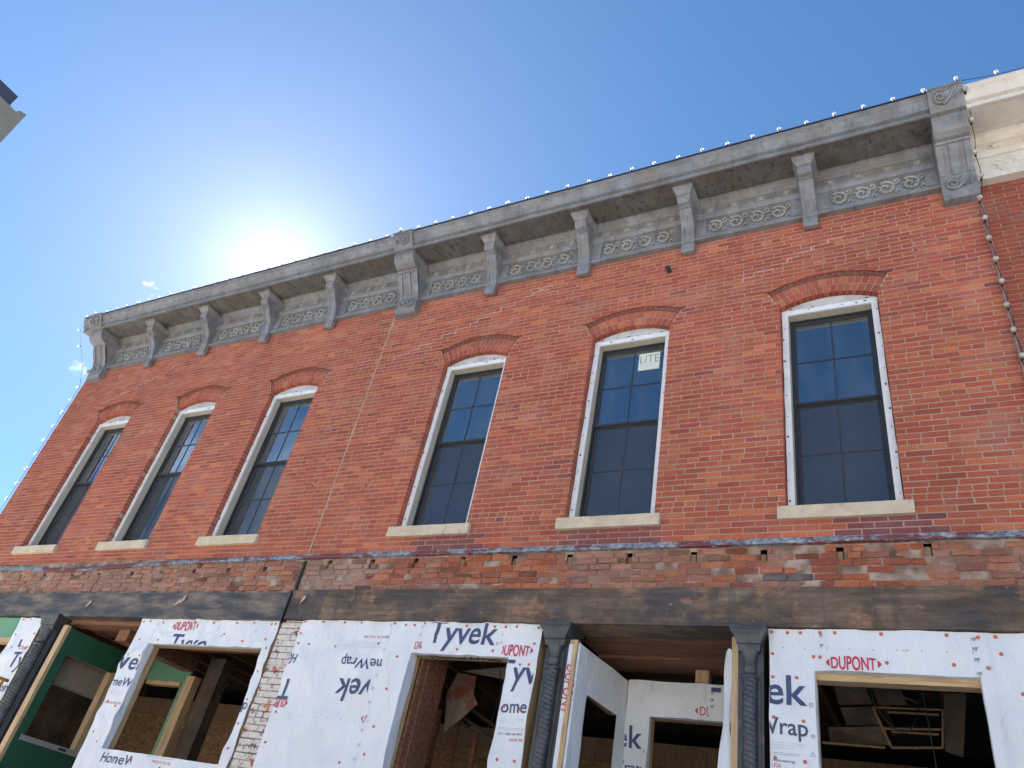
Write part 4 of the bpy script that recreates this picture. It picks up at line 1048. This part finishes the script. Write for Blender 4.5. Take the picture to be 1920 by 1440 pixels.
# left panel
nL = [(-8.98, 3.93), (-8.85, 3.93), (-8.6, 3.92), (-8.0, 3.93), (-7.7, 3.93), (-7.3, 3.93), (-7.0, 3.93), (-6.75, 3.93), (-6.68, 3.93), (-8.9, 3.7), (-8.55, 3.7), (-7.45, 3.8), (-7.1, 3.72), (-6.75, 3.75), (-6.68, 3.65), (-6.7, 3.4), (-6.7, 3.1), (-6.7, 2.85), (-6.7, 2.6),
      (-8.95, 3.5), (-8.75, 3.5), (-8.95, 2.95), (-8.78, 2.9), (-8.95, 2.6), (-8.8, 2.5), (-8.1, 2.37), (-7.6, 2.33), (-7.9, 2.2)]
PL = wrap_panel('white house wrap panel left of the painted brick pier around an empty window opening', -9.03, -6.628, .0, 3.968, (-8.685, -6.745, 2.44, 3.655), YP, nL, ret=.07)
s = Print(PL); ca = (-9.025, -8.69, 0, 4)
logo(s, -8.40, -7.92, 3.84, .085, YP)
print_on(s, 'Tyvek', -8.30, -7.50, 3.575, .2, M['ink_blue'], .014, shear=.1, clip=(-9, -7.665, 3.66, 4), warp=on(YP))
print_on(s, 'Tyvek', -9.38, -8.55, 3.33, .2, M['ink_blue'], .014, shear=.1, clip=ca, warp=on(YP))
print_on(s, 'HomeWrap', -9.26, -8.45, 3.13, .1, M['ink_blue'], .012, clip=ca, warp=on(YP))
fine(s, -9.0, -8.72, 3.06, 3, YP); print_on(s, 'MADE IN THE USA', -9.0, -8.7, 2.92, .026, M['ink_red'], 0, warp=on(YP))
print_on(s, 'HomeWrap', -8.6, -7.8, 2.305, .1, M['ink_blue'], .012, clip=(-9, -8.07, 0, 4), warp=on(YP))
print_on(s, 'MADE IN THE USA', -7.75, -7.45, 2.37, .026, M['ink_red'], 0, warp=on(YP)); fine(s, -7.85, -7.4, 2.42, 1, YP, 'ink_blue')
print_on(s, 'p', -6.74, -6.66, 3.0, .1, M['ink_blue'], .012, warp=on(YP))
for x, z_ in ((-8.7, 3.88), (-8.72, 3.8), (-8.2, 3.75), (-7.6, 3.86), (-6.95, 3.82), (-7.5, 3.76)): print_on(s, 'MF', x, x + .04, z_, .025, M['ink_grey'], 0, .4, warp=on(YP))
s.done()
# far left strip
nF = [(-11.6, 3.92), (-11.4, 3.92), (-11.15, 3.9), (-11.58, 3.7), (-11.15, 3.72), (-11.5, 3.52), (-11.2, 3.52), (-11.5, 3.2), (-11.2, 2.9)]
PF = wrap_panel('narrow white house wrap strip beside the far left iron column', -11.66, -11.1, .0, 3.945, None, YP, nF)
s = Print(PF); cf = (-11.65, -11.105, 0, 4)
print_on(s, 'Tyvek', -11.36, -10.6, 3.26, .2, M['ink_blue'], .014, shear=.1, clip=cf, warp=on(YP)); print_on(s, 'HomeWrap', -11.36, -10.6, 2.94, .11, M['ink_blue'], .012, clip=cf, warp=on(YP))
print_on(s, 'l', -11.36, -11.32, 3.53, .1, M['ink_blue'], .012, warp=on(YP)); print_on(s, 'DUP', -11.32, -11.12, 3.5, .05, M['ink_red'], 0, warp=on(YP))
s.done()
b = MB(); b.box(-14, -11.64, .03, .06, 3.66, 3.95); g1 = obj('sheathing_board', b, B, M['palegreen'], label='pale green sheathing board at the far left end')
s = MB(); fine(s, -12.2, -11.85, 3.9, 2, .026); obj('lettering', s, g1, fix=False)
b = MB(); b.box(-14, -11.5, .03, .17, 3.60, 3.659); obj('window_header', b, B, M['timber_x'])

# white painted brick pier
P = MB(); P.box(-6.622, -6.29, .06, .3, 0, 3.985, M['oldmortar']); pier = obj('painted_brick_pier', P, B, label='brick pier with flaking white paint')
k = 0; z = 1.9
while z < 3.97:
    off = .0 if k % 2 else .1
    x = -6.622 - off
    while x < -6.29:
        a, b_ = max(x, -6.62), min(x + .205, -6.292)
        if b_ - a > .03:
            b = MB(); b.brick(a, b_, z, min(z + .062, 3.985), .028 + R.uniform(0, .006), .1, .006, bcol(-6, 5) if R.random() < .8 else (.1, .07, .06, 1), .003, M['whitebrick']); obj('brick', b, pier, fix=False)
        x += .213
    z += .069; k += 1

# iron columns
def column(xc, w, label, fl=1, z_top=3.985):
    K = bpy.data.objects.new('iron_column', None); K.location = (xc, 0, 0); K['label'] = label; link(K, B); C.view_layer.update()
    INV[K.name] = Matrix.Translation(Vector((xc, 0, 0))).inverted()
    b = MB(); h = w / 2
    b.box(xc - h, xc + h, .03, .24, 0, z_top - .13); b.box(xc - h * .80, xc + h * .80, .018, .03, 0, z_top - .2)
    obj('pilaster', b, K, M['iron'])
    r = min(.056, w * .26) if w < .3 else .078
    sft = MB(); n = 260; zt = z_top - .42
    m_ = 20; vs = []                              # rope-twisted shaft
    for i in range(n + 1):
        z_ = zt * i / n
        for j in range(m_):
            a = 2 * math.pi * j / m_
            rr = r * (1 + .26 * abs(math.sin(1.5 * (a + z_ * 2 * math.pi / .12))) - .1)
            vs.append((xc + rr * math.cos(a), .0 + rr * math.sin(a), z_))
    sft.add(vs, [(i * m_ + j, i * m_ + (j + 1) % m_, (i + 1) * m_ + (j + 1) % m_, (i + 1) * m_ + j) for i in range(n) for j in range(m_)], M['iron'], None, True)
    obj('rope_shaft', sft, K, fix=False)
    nk = MB(); nk.lathe([(r * .9, zt - .01), (r * 1.3, zt), (r * 1.3, zt + .02), (r * .85, zt + .03), (r * .85, zt + .05), (r * 1.05, zt + .06), (r * .95, zt + .10), (r * 1.0, zt + .16), (r * 1.3, zt + .20), (r * 1.35, zt + .22)], xc, 0, 18, M['iron'])
    obj('neck', nk, K)
    cp = MB(); lv = [(h + .11 * (.86 - 1), -.04, z_top - .21), (h + .11 * (.9 - 1), -.05, z_top - .17), (h + .11 * (.92 - 1), -.05, z_top - .155), (h + .11 * (.98 - 1), -.06, z_top - .15), (h + .11 * (1.02 - 1), -.065, z_top - .12), (h + .11 * (1.15 - 1), -.072, z_top - .085), (h + .11 * (1.35 - 1), -.085, z_top - .06), (h + .11 * (1.37 - 1), -.088, z_top - .05), (h + .11 * (1.42 - 1), -.092, z_top - .045), (h + .11 * (1.42 - 1), -.092, z_top - .006)]
    vs = []
    for hw_, y, z_ in lv: vs += [(xc - hw_, y, z_), (xc + hw_, y, z_), (xc + hw_, .25, z_), (xc - hw_, .25, z_)]
    cp.add(vs, [(4 * i + j, 4 * i + (j + 1) % 4, 4 * i + 4 + (j + 1) % 4, 4 * i + 4 + j) for i in range(len(lv) - 1) for j in range(4)] + [(0, 1, 2, 3), tuple(range(len(vs) - 4, len(vs)))])
    obj('capital', cp, K, M['iron'])
column(-3.115, .22, 'dark iron column between the doorway panel and the recessed entry')
column(-1.375, .20, 'dark iron column at the right side of the recessed entry')
column(-10.86, .32, 'dark iron column at the far left beside the green sheathing')

# ---- recessed entry (middle): soffit planks, joists, wrapped side and back walls
for i, (y0, y1, z_) in enumerate(((.302, .36, 3.985), (.363, .42, 3.985), (-.02, .3, 3.984))):
    if i < 2: rough_box('soffit_plank', -3.0, -1.3, y0, y1, z_, z_ + .04, M['joist'], .006, B, 12)
for y0, y1, z0_, z1_ in ((.44, .80, 3.99, 4.2), (.84, 1.24, 3.97, 4.2)):
    rough_box('ceiling_joist', -3.05, -1.3, y0, y1, z0_, z1_, M['joist'], .004, B, 8)
b = MB()
def side_grid(p0, p1, z0, z1, hole=None, amp=.01):
    n, m_ = 14, 40; vs = []
    for i in range(n + 1):
        for j in range(m_ + 1):
            t_ = i / n; z_ = z0 + (z1 - z0) * j / m_; w_ = amp * noise.noise(Vector((t_ * 5, z_ * 2, p0[0])))
            vs.append((p0[0] + (p1[0] - p0[0]) * t_ + w_, p0[1] + (p1[1] - p0[1]) * t_ + w_ * .5, z_))
    fs = []
    for i in range(n):
        for j in range(m_):
            t_, z_ = (i + .5) / n, z0 + (z1 - z0) * (j + .5) / m_
            if hole and hole[0] < t_ < hole[1] and hole[2] < z_ < hole[3]: continue
            fs.append((i * (m_ + 1) + j, (i + 1) * (m_ + 1) + j, (i + 1) * (m_ + 1) + j + 1, i * (m_ + 1) + j + 1))
    return vs, fs
E_ = bpy.data.objects.new('entry_wall', None); E_['label'] = 'wrapped left side wall of the recessed entry'; link(E_, B); INV[E_.name] = Matrix.Identity(4)
b.add(*side_grid((-2.90, .06), (-2.80, 1.14), 0, 3.83, (.22, .82, 1.0, 3.46)), M['wrap'], None, True)
b.add([(-2.985, .0, 0), (-2.985, .0, 3.8), (-2.90, .06, 3.83), (-2.90, .06, 0)], [(0, 1, 2, 3)], M['wrap'], None, True)
obj('house_wrap', b, E_, fix=False)
b = MB(); b.box(-2.99, -2.915, .02, .1, 0, 3.85); b.box(-2.99, -2.93, .1, 1.13, 3.50, 3.81); obj('framing', b, E_, M['timber'])
s = Print(E_); sw = lambda x, z_: (-2.888 + (x - .3) * .09, x, z_)
print_on(s, 'DUPONT', .28, .62, 3.56, .075, M['ink_red'], 0, lens=.3, warp=sw)
print_on(s, 'DUPONT', -3.62, -3.2, 0, .06, M['ink_red'], 0, lens=.3, warp=lambda x, z_: (-2.975 + z_, .0 + .7 * z_ - .002, -x + .0 ))
s.done()
E2 = wrap_panel('wrapped back wall of the recessed entry with a window opening', -2.80, -1.42, .0, 3.85, (-2.57, -1.6, 1.0, 3.52), 1.14, (), ret=.05)
s = Print(E2); ow = on(1.14)
print_on(s, 'Tyvek', -3.3, -2.62, 3.22, .19, M['ink_blue'], .014, clip=(-2.795, -2.58, 0, 4), warp=ow); rings(s, -2.6, 3.2, .013, 1.14)
print_on(s, 'HomeWrap', -3.28, -2.6, 3.0, .1, M['ink_blue'], .012, clip=(-2.795, -2.58, 0, 4), warp=ow)
print_on(s, 'DUPONT', -2.08, -1.74, 3.56, .075, M['ink_red'], 0, clip=(-2.2, -1.995, 0, 4), warp=ow, lens=.3)
s.add([ow(-2.1, 3.63), ow(-2.13, 3.6), ow(-2.1, 3.565)], [(0, 1, 2)], M['ink_red'])
for z_ in (3.75, 3.69, 3.63): print_on(s, 'MF', -1.99, -1.95, z_, .03, M['ink_blue'], 0, .4, warp=ow)
s.box(-1.98, -1.89, 1.125, 1.13, 3.78, 3.82, M['ink_blue']); s.done()
b = MB(); b.box(-2.13, -2.0, 1.10, 1.2, 3.855, 3.98); obj('wood_block', b, B, M['timber'])
# hanging flap of wrap and post by the right column
b = MB(); b.box(-1.53, -1.475, .04, .12, 0, 3.92); obj('stud', b, B, M['timber'])
b = MB(); vs = []; n, m_ = 8, 24
for j in range(m_ + 1):
    t_ = j / m_; z_ = 3.80 - 1.5 * t_
    for i in range(n + 1):
        u = i / n; w_ = (.035 + .09 * min(1, t_ * 1.6)) 
        a = u * 2.0
        vs.append((-1.535 - w_ * u + .012 * math.sin(z_ * 9 + u * 3), .05 + .05 * math.sin(a * 2) * (.4 + t_) + .3 * u * t_, z_ + .03 * math.sin(u * 4)))
b.add(vs, [(j * (n + 1) + i, j * (n + 1) + i + 1, (j + 1) * (n + 1) + i + 1, (j + 1) * (n + 1) + i) for j in range(m_) for i in range(n)], M['wrap'], None, True)
fo = obj('house_wrap_flap', b, B, fix=False, label='loose flap of white house wrap hanging beside the right column')

# ---- left entry: green side wall with an opening, its stud, the level
G_ = bpy.data.objects.new('green_wall', None); G_['label'] = 'dark green sheathed side wall of the left entry with a window opening'; link(G_, B); INV[G_.name] = Matrix.Identity(4)
gx = -10.5; b = MB()
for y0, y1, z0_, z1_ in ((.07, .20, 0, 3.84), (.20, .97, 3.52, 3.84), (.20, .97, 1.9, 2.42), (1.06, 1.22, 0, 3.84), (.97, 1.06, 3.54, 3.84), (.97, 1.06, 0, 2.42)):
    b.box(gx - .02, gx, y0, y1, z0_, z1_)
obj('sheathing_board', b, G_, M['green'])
b = MB(); b.box(gx - .10, gx + .005, .02, .068, 0, 3.86); obj('stud', b, G_, M['timber'])
b = MB(); b.box(gx - .12, gx - .001, .965, 1.055, 2.42, 3.53); obj('stud', b, G_, M['timber'])
b = MB(); b.box(gx - .12, gx - .021, .2, .97, 3.53, 3.62); obj('window_header', b, G_, M['timber'])
b = MB(); b.box(gx - .13, gx - .021, .2, .97, 2.36, 2.418); obj('window_header', b, G_, M['timber'])
b = MB(); b.box(gx - .5, gx - .3, .4, 1.6, 3.2, 3.75); obj('grey_panel', b, B, M['greyboard'])
LV = thing('spirit_level', (gx + .03, .6, 2.44), 'silver aluminium spirit level lying on the sill of the green framed opening', 'spirit level')
b = MB(); b.box(gx + .006, gx + .022, .13, 1.12, 2.425, 2.435); b.box(gx + .006, gx + .022, .13, 1.12, 2.478, 2.488); b.box(gx + .011, gx + .017, .13, 1.12, 2.435, 2.478); obj('rail', b, LV, M['alu'])
b = MB(); b.box(gx + .007, gx + .021, .124, .132, 2.426, 2.487); obj('end_cap', b, LV, M['socket'])
b = MB(); b.box(gx + .017, gx + .0225, .72, .84, 2.44, 2.473, M['ink_blue']); obj('label_plate', b, LV)
rough_box('soffit_plank', -10.6, -9.0, .302, .5, 3.94, 3.98, M['joist'], .006, B, 10)
rough_box('soffit_plank', -10.6, -9.0, .1, .3, 3.90, 3.962, M['joist'], .004, B, 10)
rough_box('ceiling_joist', -10.6, -7.0, .55, .75, 3.95, 4.2, M['joist'], .004, B, 10)
rough_box('ceiling_joist', -10.6, -7.0, 1.0, 1.2, 3.95, 4.2, M['joist'], .004, B, 10)
# seen through the left window opening
b = MB(); b.box(-10.5, -9.72, 1.55, 1.58, 3.62, 3.95); b.box(-9.72, -9.6, 1.55, 1.58, 0, 3.95); obj('sheathing_board', b, B, M['palegreen'], label='green board seen through the empty left window opening')
b = MB(); b.box(-9.6, -9.43, 1.50, 1.62, 0, 3.70); obj('stud', b, B, M['timber'])
b = MB(); b.box(-10.45, -9.72, 1.53, 1.64, 3.56, 3.618); obj('window_header', b, B, M['timber_x'])
b = MB(); b.box(-9.40, -9.10, 1.63, 1.8, 0, 4.0); obj('post', b, B, M['dark'])
b = MB(); b.box(-9.72, -9.5, .25, 1.48, 3.75, 3.95); obj('ceiling_joist', b, B, M['joist'])
# interior
for i in range(12):
    b = MB(); x = -14 + .35 + i * 1.22
    b.box(x, x + 1.212, 3.9, 3.92, .02, 3.62); obj('strand_board', b, B, M['osb'])
b = MB(); b.box(-13.6, .6, 3.86, 3.90, 3.62, 3.90); obj('wall_plate', b, B, M['oldtimber'])
b = MB(); b.box(-13.69, .63, .31, 13.7, 4.39, 4.415); obj('tin_ceiling', b, B, M['dark'])
for i in range(26):
    x = -13.5 + i * .56
    if -3.0 < x < -1.35 : continue
    b = MB(); b.box(x, x + .05, .32, 3.85, 4.2, 4.388); obj('ceiling_joist', b, B, M['joist'])
# doorway jamb studs
for i, (y0, d) in enumerate(((.19, 0), (.27, .012), (.36, .0))):
    b = MB(); b.box(-4.70 - d, -4.66 + d + .01 * i, y0, y0 + .08, 0, 3.95); obj('stud', b, B, M['joist'])
b = MB(); b.box(-4.80, -4.64, .45, .6, 0, 4.2); obj('stud', b, B, M['joist'])
# torn ceiling sheet hanging behind the doorway
HS = thing('hanging_ceiling_sheet', (-4.6, 1.2, 3.9), 'torn sheet of reddish pressed tin hanging inside the doorway', 'ceiling sheet')
def panel3(pts, th, mat):
    b = MB(); n = len(pts)
    b.add(list(pts) + [(x, y + th, z) for x, y, z in pts], [tuple(range(n)), tuple(range(n, 2 * n))[::-1]] + [(i, n + i, n + (i + 1) % n, (i + 1) % n) for i in range(n)], mat); return b
obj('sheet', panel3([(-4.854, 1.150, 3.834), (-4.609, 1.160, 3.814), (-4.602, 1.170, 3.621), (-4.536, 1.180, 3.526), (-4.689, 1.190, 3.380), (-4.897, 1.200, 3.213), (-4.975, 1.210, 3.624)], .004, M['redtin']), HS)
obj('roof_board', panel3([(-4.901, 1.300, 3.906), (-4.294, 1.300, 3.979), (-4.298, 1.300, 3.838)], .02, M['greyboard']), B)
for a, c_ in [((-4.882, 1.500, 3.453), (-4.442, 1.500, 3.261)), ((-4.914, 1.500, 3.411), (-4.459, 1.500, 3.189)), ((-4.785, 1.500, 3.547), (-4.359, 1.500, 3.339))]:
    b = MB(); b.tube([a, c_], .02, 4, M['dark'], False); obj('lath_strip', b, B)
for x, z_ in [(-4.945, 3.420), (-4.673, 3.315), (-5.219, 3.519)]:
    b = MB(); b.box(x - .025, x + .025, 1.5, 1.55, 0, z_); obj('stud', b, B, M['joist'])
# broken ceiling panels and their frames inside the right window
for pts in [[(-0.864, 0.900, 3.857), (-0.630, 0.950, 3.876), (-0.573, 1.000, 3.717), (-0.850, 1.050, 3.706)],
            [(-0.574, 0.900, 3.872), (-0.353, 0.950, 3.872), (-0.304, 1.000, 3.725), (-0.527, 1.050, 3.726)],
            [(-0.821, 0.900, 3.646), (-0.555, 0.950, 3.678), (-0.530, 1.000, 3.548), (-0.792, 1.050, 3.543)],
            [(-0.928, 0.900, 3.475), (-0.487, 0.950, 3.529), (-0.473, 1.000, 3.395), (-0.937, 1.050, 3.394)]]:
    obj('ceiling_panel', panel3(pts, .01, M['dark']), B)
for a, c_ in [((-0.567, 0.950, 3.677), (-0.048, 0.950, 3.689)),
             ((-0.048, 0.950, 3.689), (-0.086, 0.950, 3.398)),
             ((-0.509, 0.950, 3.511), (-0.068, 0.950, 3.536)),
             ((-0.567, 0.950, 3.677), (-0.509, 0.950, 3.511)),
             ((-0.509, 0.950, 3.511), (-0.455, 0.950, 3.367)),
             ((-0.455, 0.950, 3.367), (-0.086, 0.950, 3.398)),
             ((-0.460, 0.950, 3.645), (-0.084, 0.950, 3.649)),
             ((-0.443, 0.950, 3.491), (-0.103, 0.950, 3.497)),
             ((-0.983, 0.950, 3.365), (-0.503, 0.950, 3.363))]:
    b = MB(); b.tube([a, c_], .009, 4, M['oldtimber'], False); obj('panel_frame', b, B)
obj('hanging_board', panel3([(-0.024, 1.000, 3.836), (0.138, 1.000, 3.845), (0.046, 1.000, 3.352), (-0.074, 1.000, 3.388)], .02, M['dark']), B)
b = MB(); b.box(-.888, .223, YP + .04, YP + .158, 3.60, 3.6535); obj('window_header', b, B, M['timber_x'])

for pts in (((-7.9, 1.2, 4.2), (-7.6, 1.3, 3.5), (-7.45, 1.25, 2.9), (-7.5, 1.2, 2.2)), ((-8.3, 2.0, 4.2), (-7.6, 2.2, 3.75), (-6.9, 2.1, 4.1)), ((-4.3, .9, 4.2), (-4.15, .95, 3.6), (-4.2, .9, 3.2)),
            ((-.6, .8, 4.3), (-.55, .9, 3.7), (-.3, .9, 3.5), (-.1, 1.0, 4.2)), ((-.2, .7, 4.2), (-.15, .72, 3.3), (-.12, .7, 2.6)), ((-2.4, 2.2, 4.3), (-2.1, 2.1, 3.6), (-1.8, 2.2, 4.2))):
    P = [Vector(p) for p in pts]; fine_ = []
    for i in range(len(P) - 1):
        p0, p1, p2, p3 = P[max(i - 1, 0)], P[i], P[i + 1], P[min(i + 2, len(P) - 1)]
        for k in range(6):
            t_ = k / 6; fine_.append(.5 * (2 * p1 + (p2 - p0) * t_ + (2 * p0 - 5 * p1 + 4 * p2 - p3) * t_ ** 2 + (3 * p1 - p0 - 3 * p2 + p3) * t_ ** 3))
    b = MB(); b.tube(fine_ + [P[-1]], .005, 5, M['socket']); obj('loose_wire', b, B)
for i in range(9):
    x = R.choice((-8.4, -7.3, -4.3, -.6, -2.2)) + R.uniform(-.4, .4); y = R.uniform(.9, 2.6); z_ = R.uniform(3.85, 4.35); L_ = R.uniform(.25, .7); a = R.uniform(-.7, .7)
    b = MB(); b.tube([(x, y, z_), (x + L_ * math.cos(a), y + .1, z_ + L_ * math.sin(a) * .5)], .012, 4, M['joist'], False); obj('lath_strip', b, B)

# ------------------------------------------------------------------ conduit beside the corner
b = MB(); b.tube([(.955, -.03, 8.5), (.95, -.03, 7.2), (.935, -.03, 4.0)], .016, 8, M['conduit']); obj('conduit', b, B)

# ------------------------------------------------------------------ neighbour on the right
NB = thing('neighbouring_brick_building', (4, .03, 0), 'neighbouring darker red brick building with cream painted cornice at the right edge', 'building')
nbk = []; z = 4.0; k = 0
while z < 8.76:
    off = 0 if k % 2 else .108
    x = .975 - off
    while x < 3.2:
        a, b_ = max(x, .975), x + .207
        if b_ - a > .03: nbk.append((a, b_, z, z + .0515))
        x += .2165
    z += .0608; k += 1
b = MB(); b.box(.962, 9.6, .027, .3, 0, 9.0, M['mortar']); NW = obj('wall', b, NB)
nbk.sort(key=lambda q: (q[0] > 1.75, q[0] + abs(q[2] - 7) * .1))
NC = [tuple(a * .82 for a in bcol(-6, 8)[:3]) + (1,) for _ in range(10)]
for q in nbk[:240]: brick_obj('brick', q, NW, M['brick'], R.choice(NC), .001, .02)
b = MB()
for q in nbk[240:]: b.brick(*q, .02, .1, col=R.choice(NC), m=M['brick'])
obj('brickwork', b, NW, kind='stuff', fix=False)
NCN = cornice(.972, 3.4, M['cream'], M['cream'], NB, -.02)
sm2 = sme.copy(); sm2.materials.clear(); sm2.materials.append(M['cream']); rm2 = rme.copy(); rm2.materials.clear(); rm2.materials.append(M['cream'])
for i in range(6):
    o = bpy.data.objects.new('scroll', sm2); o.location = (1.25 + .3 * i, 0, 9.005); o.scale = (1.05, .8, 1); link(o, NCN)
    o = bpy.data.objects.new('rosette', rm2); o.location = (1.2 + .32 * i, 0, 9.30); link(o, NCN)
b = MB(); b.box(1.0, 9.6, .3, 14, 0, 9.3); obj('body', b, NB, M['dark'])

# ------------------------------------------------------------------ string lights
def bulb_mesh(d, k=.8, mat='bulb'):
    d = Vector(d).normalized(); b = MB(); 
    q = Vector((0, 0, 1)).rotation_difference(d)
    pr = [(.0, .0), (.012, .0), (.012, .03)]
    sk = MB(); sk.lathe([(.001, -.002), (.0135, 0), (.0135, .028), (.001, .03)], 0, 0, 8, M['socket'])
    b.lathe([(.011, .028), (.016, .034), (.026, .048), (.031, .064), (.028, .082), (.016, .094), (.001, .098)], 0, 0, 12, M[mat])
    for m_ in (b, sk): m_.v = [tuple(q @ Vector(v) * k) for v in m_.v]
    return b.mesh('bulb'), sk.mesh('socket')
def string(label, pts, direc, sag, loc, k=.8, mat='bulb'):
    T = thing('string_light', loc, label, 'string light', 'strings of round white bulbs along the building edges')
    path = []
    for a, c_ in zip(pts, pts[1:]):
        a, c_ = Vector(a), Vector(c_)
        for i in range(4):
            t_ = i / 4; path.append(a.lerp(c_, t_) + Vector(sag) * (4 * t_ * (1 - t_)))
    path.append(Vector(pts[-1]))
    b = MB(); b.tube(path, .004, 5, M['socket']); obj('cable', b, T)
    vm = [bulb_mesh([dd + R.uniform(-.16, .16) for dd in direc], k, mat) for _ in range(6)]
    for p in pts:
        bm_, sm_ = R.choice(vm)
        o = bpy.data.objects.new('bulb', bm_); o.location = p; link(o, T)
        q = bpy.data.objects.new('socket', sm_); COL.objects.link(q); q.parent = o
roof = [(-13.95 + i * .3035, -.665 - (.035 if abs(-13.95 + i * .3035 + 13.6) < .2 or abs(-13.95 + i * .3035 + 6.31) < .18 or abs(-13.95 + i * .3035 - .8) < .17 else 0), 9.70 + (.0 if abs(-13.95 + i * .3035 + 13.6) < .2 or abs(-13.95 + i * .3035 + 6.31) < .18 or abs(-13.95 + i * .3035 - .8) < .17 else 0)) for i in range(50)] + [(1.29, -.67, 9.675), (1.62, -.67, 9.675), (1.95, -.67, 9.675)]
string('long string of round white bulbs standing along the top of the cornice', roof, (0, -.15, 1), (0, -.004, -.016), (-6, -.66, 9.7), .66)
left = [(-14.02, -.6, 9.45), (-14.02, -.42, 9.18), (-14.02, -.2, 8.9)] + [(-14.02, -.02, 8.48 - i * .305) for i in range(15)]
string('string of white bulbs running down the far left corner of the brick wall', left, (-1, -.2, .15), (0, 0, 0), (-14, 0, 4))
rt = [(.985, -.62, 9.56), (1.0, -.40, 9.30), (.995, -.18, 9.04), (1.0, -.1, 8.74)] + [(.945, -.045, 8.47 - i * .298) for i in range(12)]
string('string of white bulbs down the conduit between the two buildings', rt, (-.1, -1, .25), (.012, 0, 0), (.95, -.05, 4), .85, 'oldbulb')

# ------------------------------------------------------------------ scaffold frame at the far left
SF = thing('scaffold_frame', (-10.9, -.12, 0), 'rusty yellow scaffold pipe frame standing in front of the far left column', 'scaffold')
b = MB(); b.tube([(-11.05, -.12, 0), (-11.05, -.12, 3.04)], .021, 10, M['rust']); obj('upright', b, SF)
b = MB(); b.tube([(-11.05, -.05, 3.06), (-11.05, -1.5, 3.06)], .021, 10, M['rust']); obj('cross_bar', b, SF)
b = MB(); b.tube([(-11.05, -1.5, 0), (-11.05, -1.5, 3.06)], .021, 10, M['rust']); obj('upright', b, SF)

# ------------------------------------------------------------------ grey building at the left edge
gd = 26.0
GB = thing('grey_building', (-30, -3, 0), 'plain grey stucco building corner with dark parapet cap at the upper left edge', 'building')
pl, pc, pe, q1, q2 = [Vector(p) for p in ((-26.000, -1.328, 21.459), (-26.000, -1.853, 21.250), (-26.000, -1.913, 21.805), (-26.000, -1.616, 21.241), (-26.000, -1.560, 21.385))]
b = MB(); prof = [(pl.y, 0), (pl.y, pl.z), (q2.y, q2.z), (q1.y, q1.z - .01), (pc.y, pc.z), (pl.y - 4, pc.z), (pl.y - 4, 0)]
b.prism_x(prof, -40, -gd); obj('wall', b, GB, M['stucco'])
b = MB(); b.box(-40, -gd - .05, pl.y - 3.95, pc.y - .0, pc.z + .002, pe.z); obj('parapet_cap', b, GB, M['darkcap'])

# ------------------------------------------------------------------ unseen building added across the street to bounce sunlight
OB = thing('bounce_building', (0, -21, 0), 'long pale building added out of view across the street to bounce sunlight onto the brick facade', 'building')
b = MB()
for i in range(13):
    x = -30 + i * 4.2
    b.box(x, x + 2.6, -30, -20.0, 0, 8.2, M['concrete']); b.box(x + 2.6, x + 4.2, -30, -20.2, 0, 1.0, M['concrete']); b.box(x + 2.6, x + 4.2, -30, -20.2, 3.2, 4.9, M['concrete']); b.box(x + 2.6, x + 4.2, -30, -20.2, 7.0, 8.2, M['concrete'])
    b.box(x + 2.6, x + 4.2, -29.9, -20.5, 1.0, 3.2, M['sash']); b.box(x + 2.6, x + 4.2, -29.9, -20.5, 4.9, 7.0, M['sash'])
b.box(-30.2, 24.8, -30.2, -19.7, 8.2, 8.6, M['cream']); obj('facade', b, OB, fix=False)
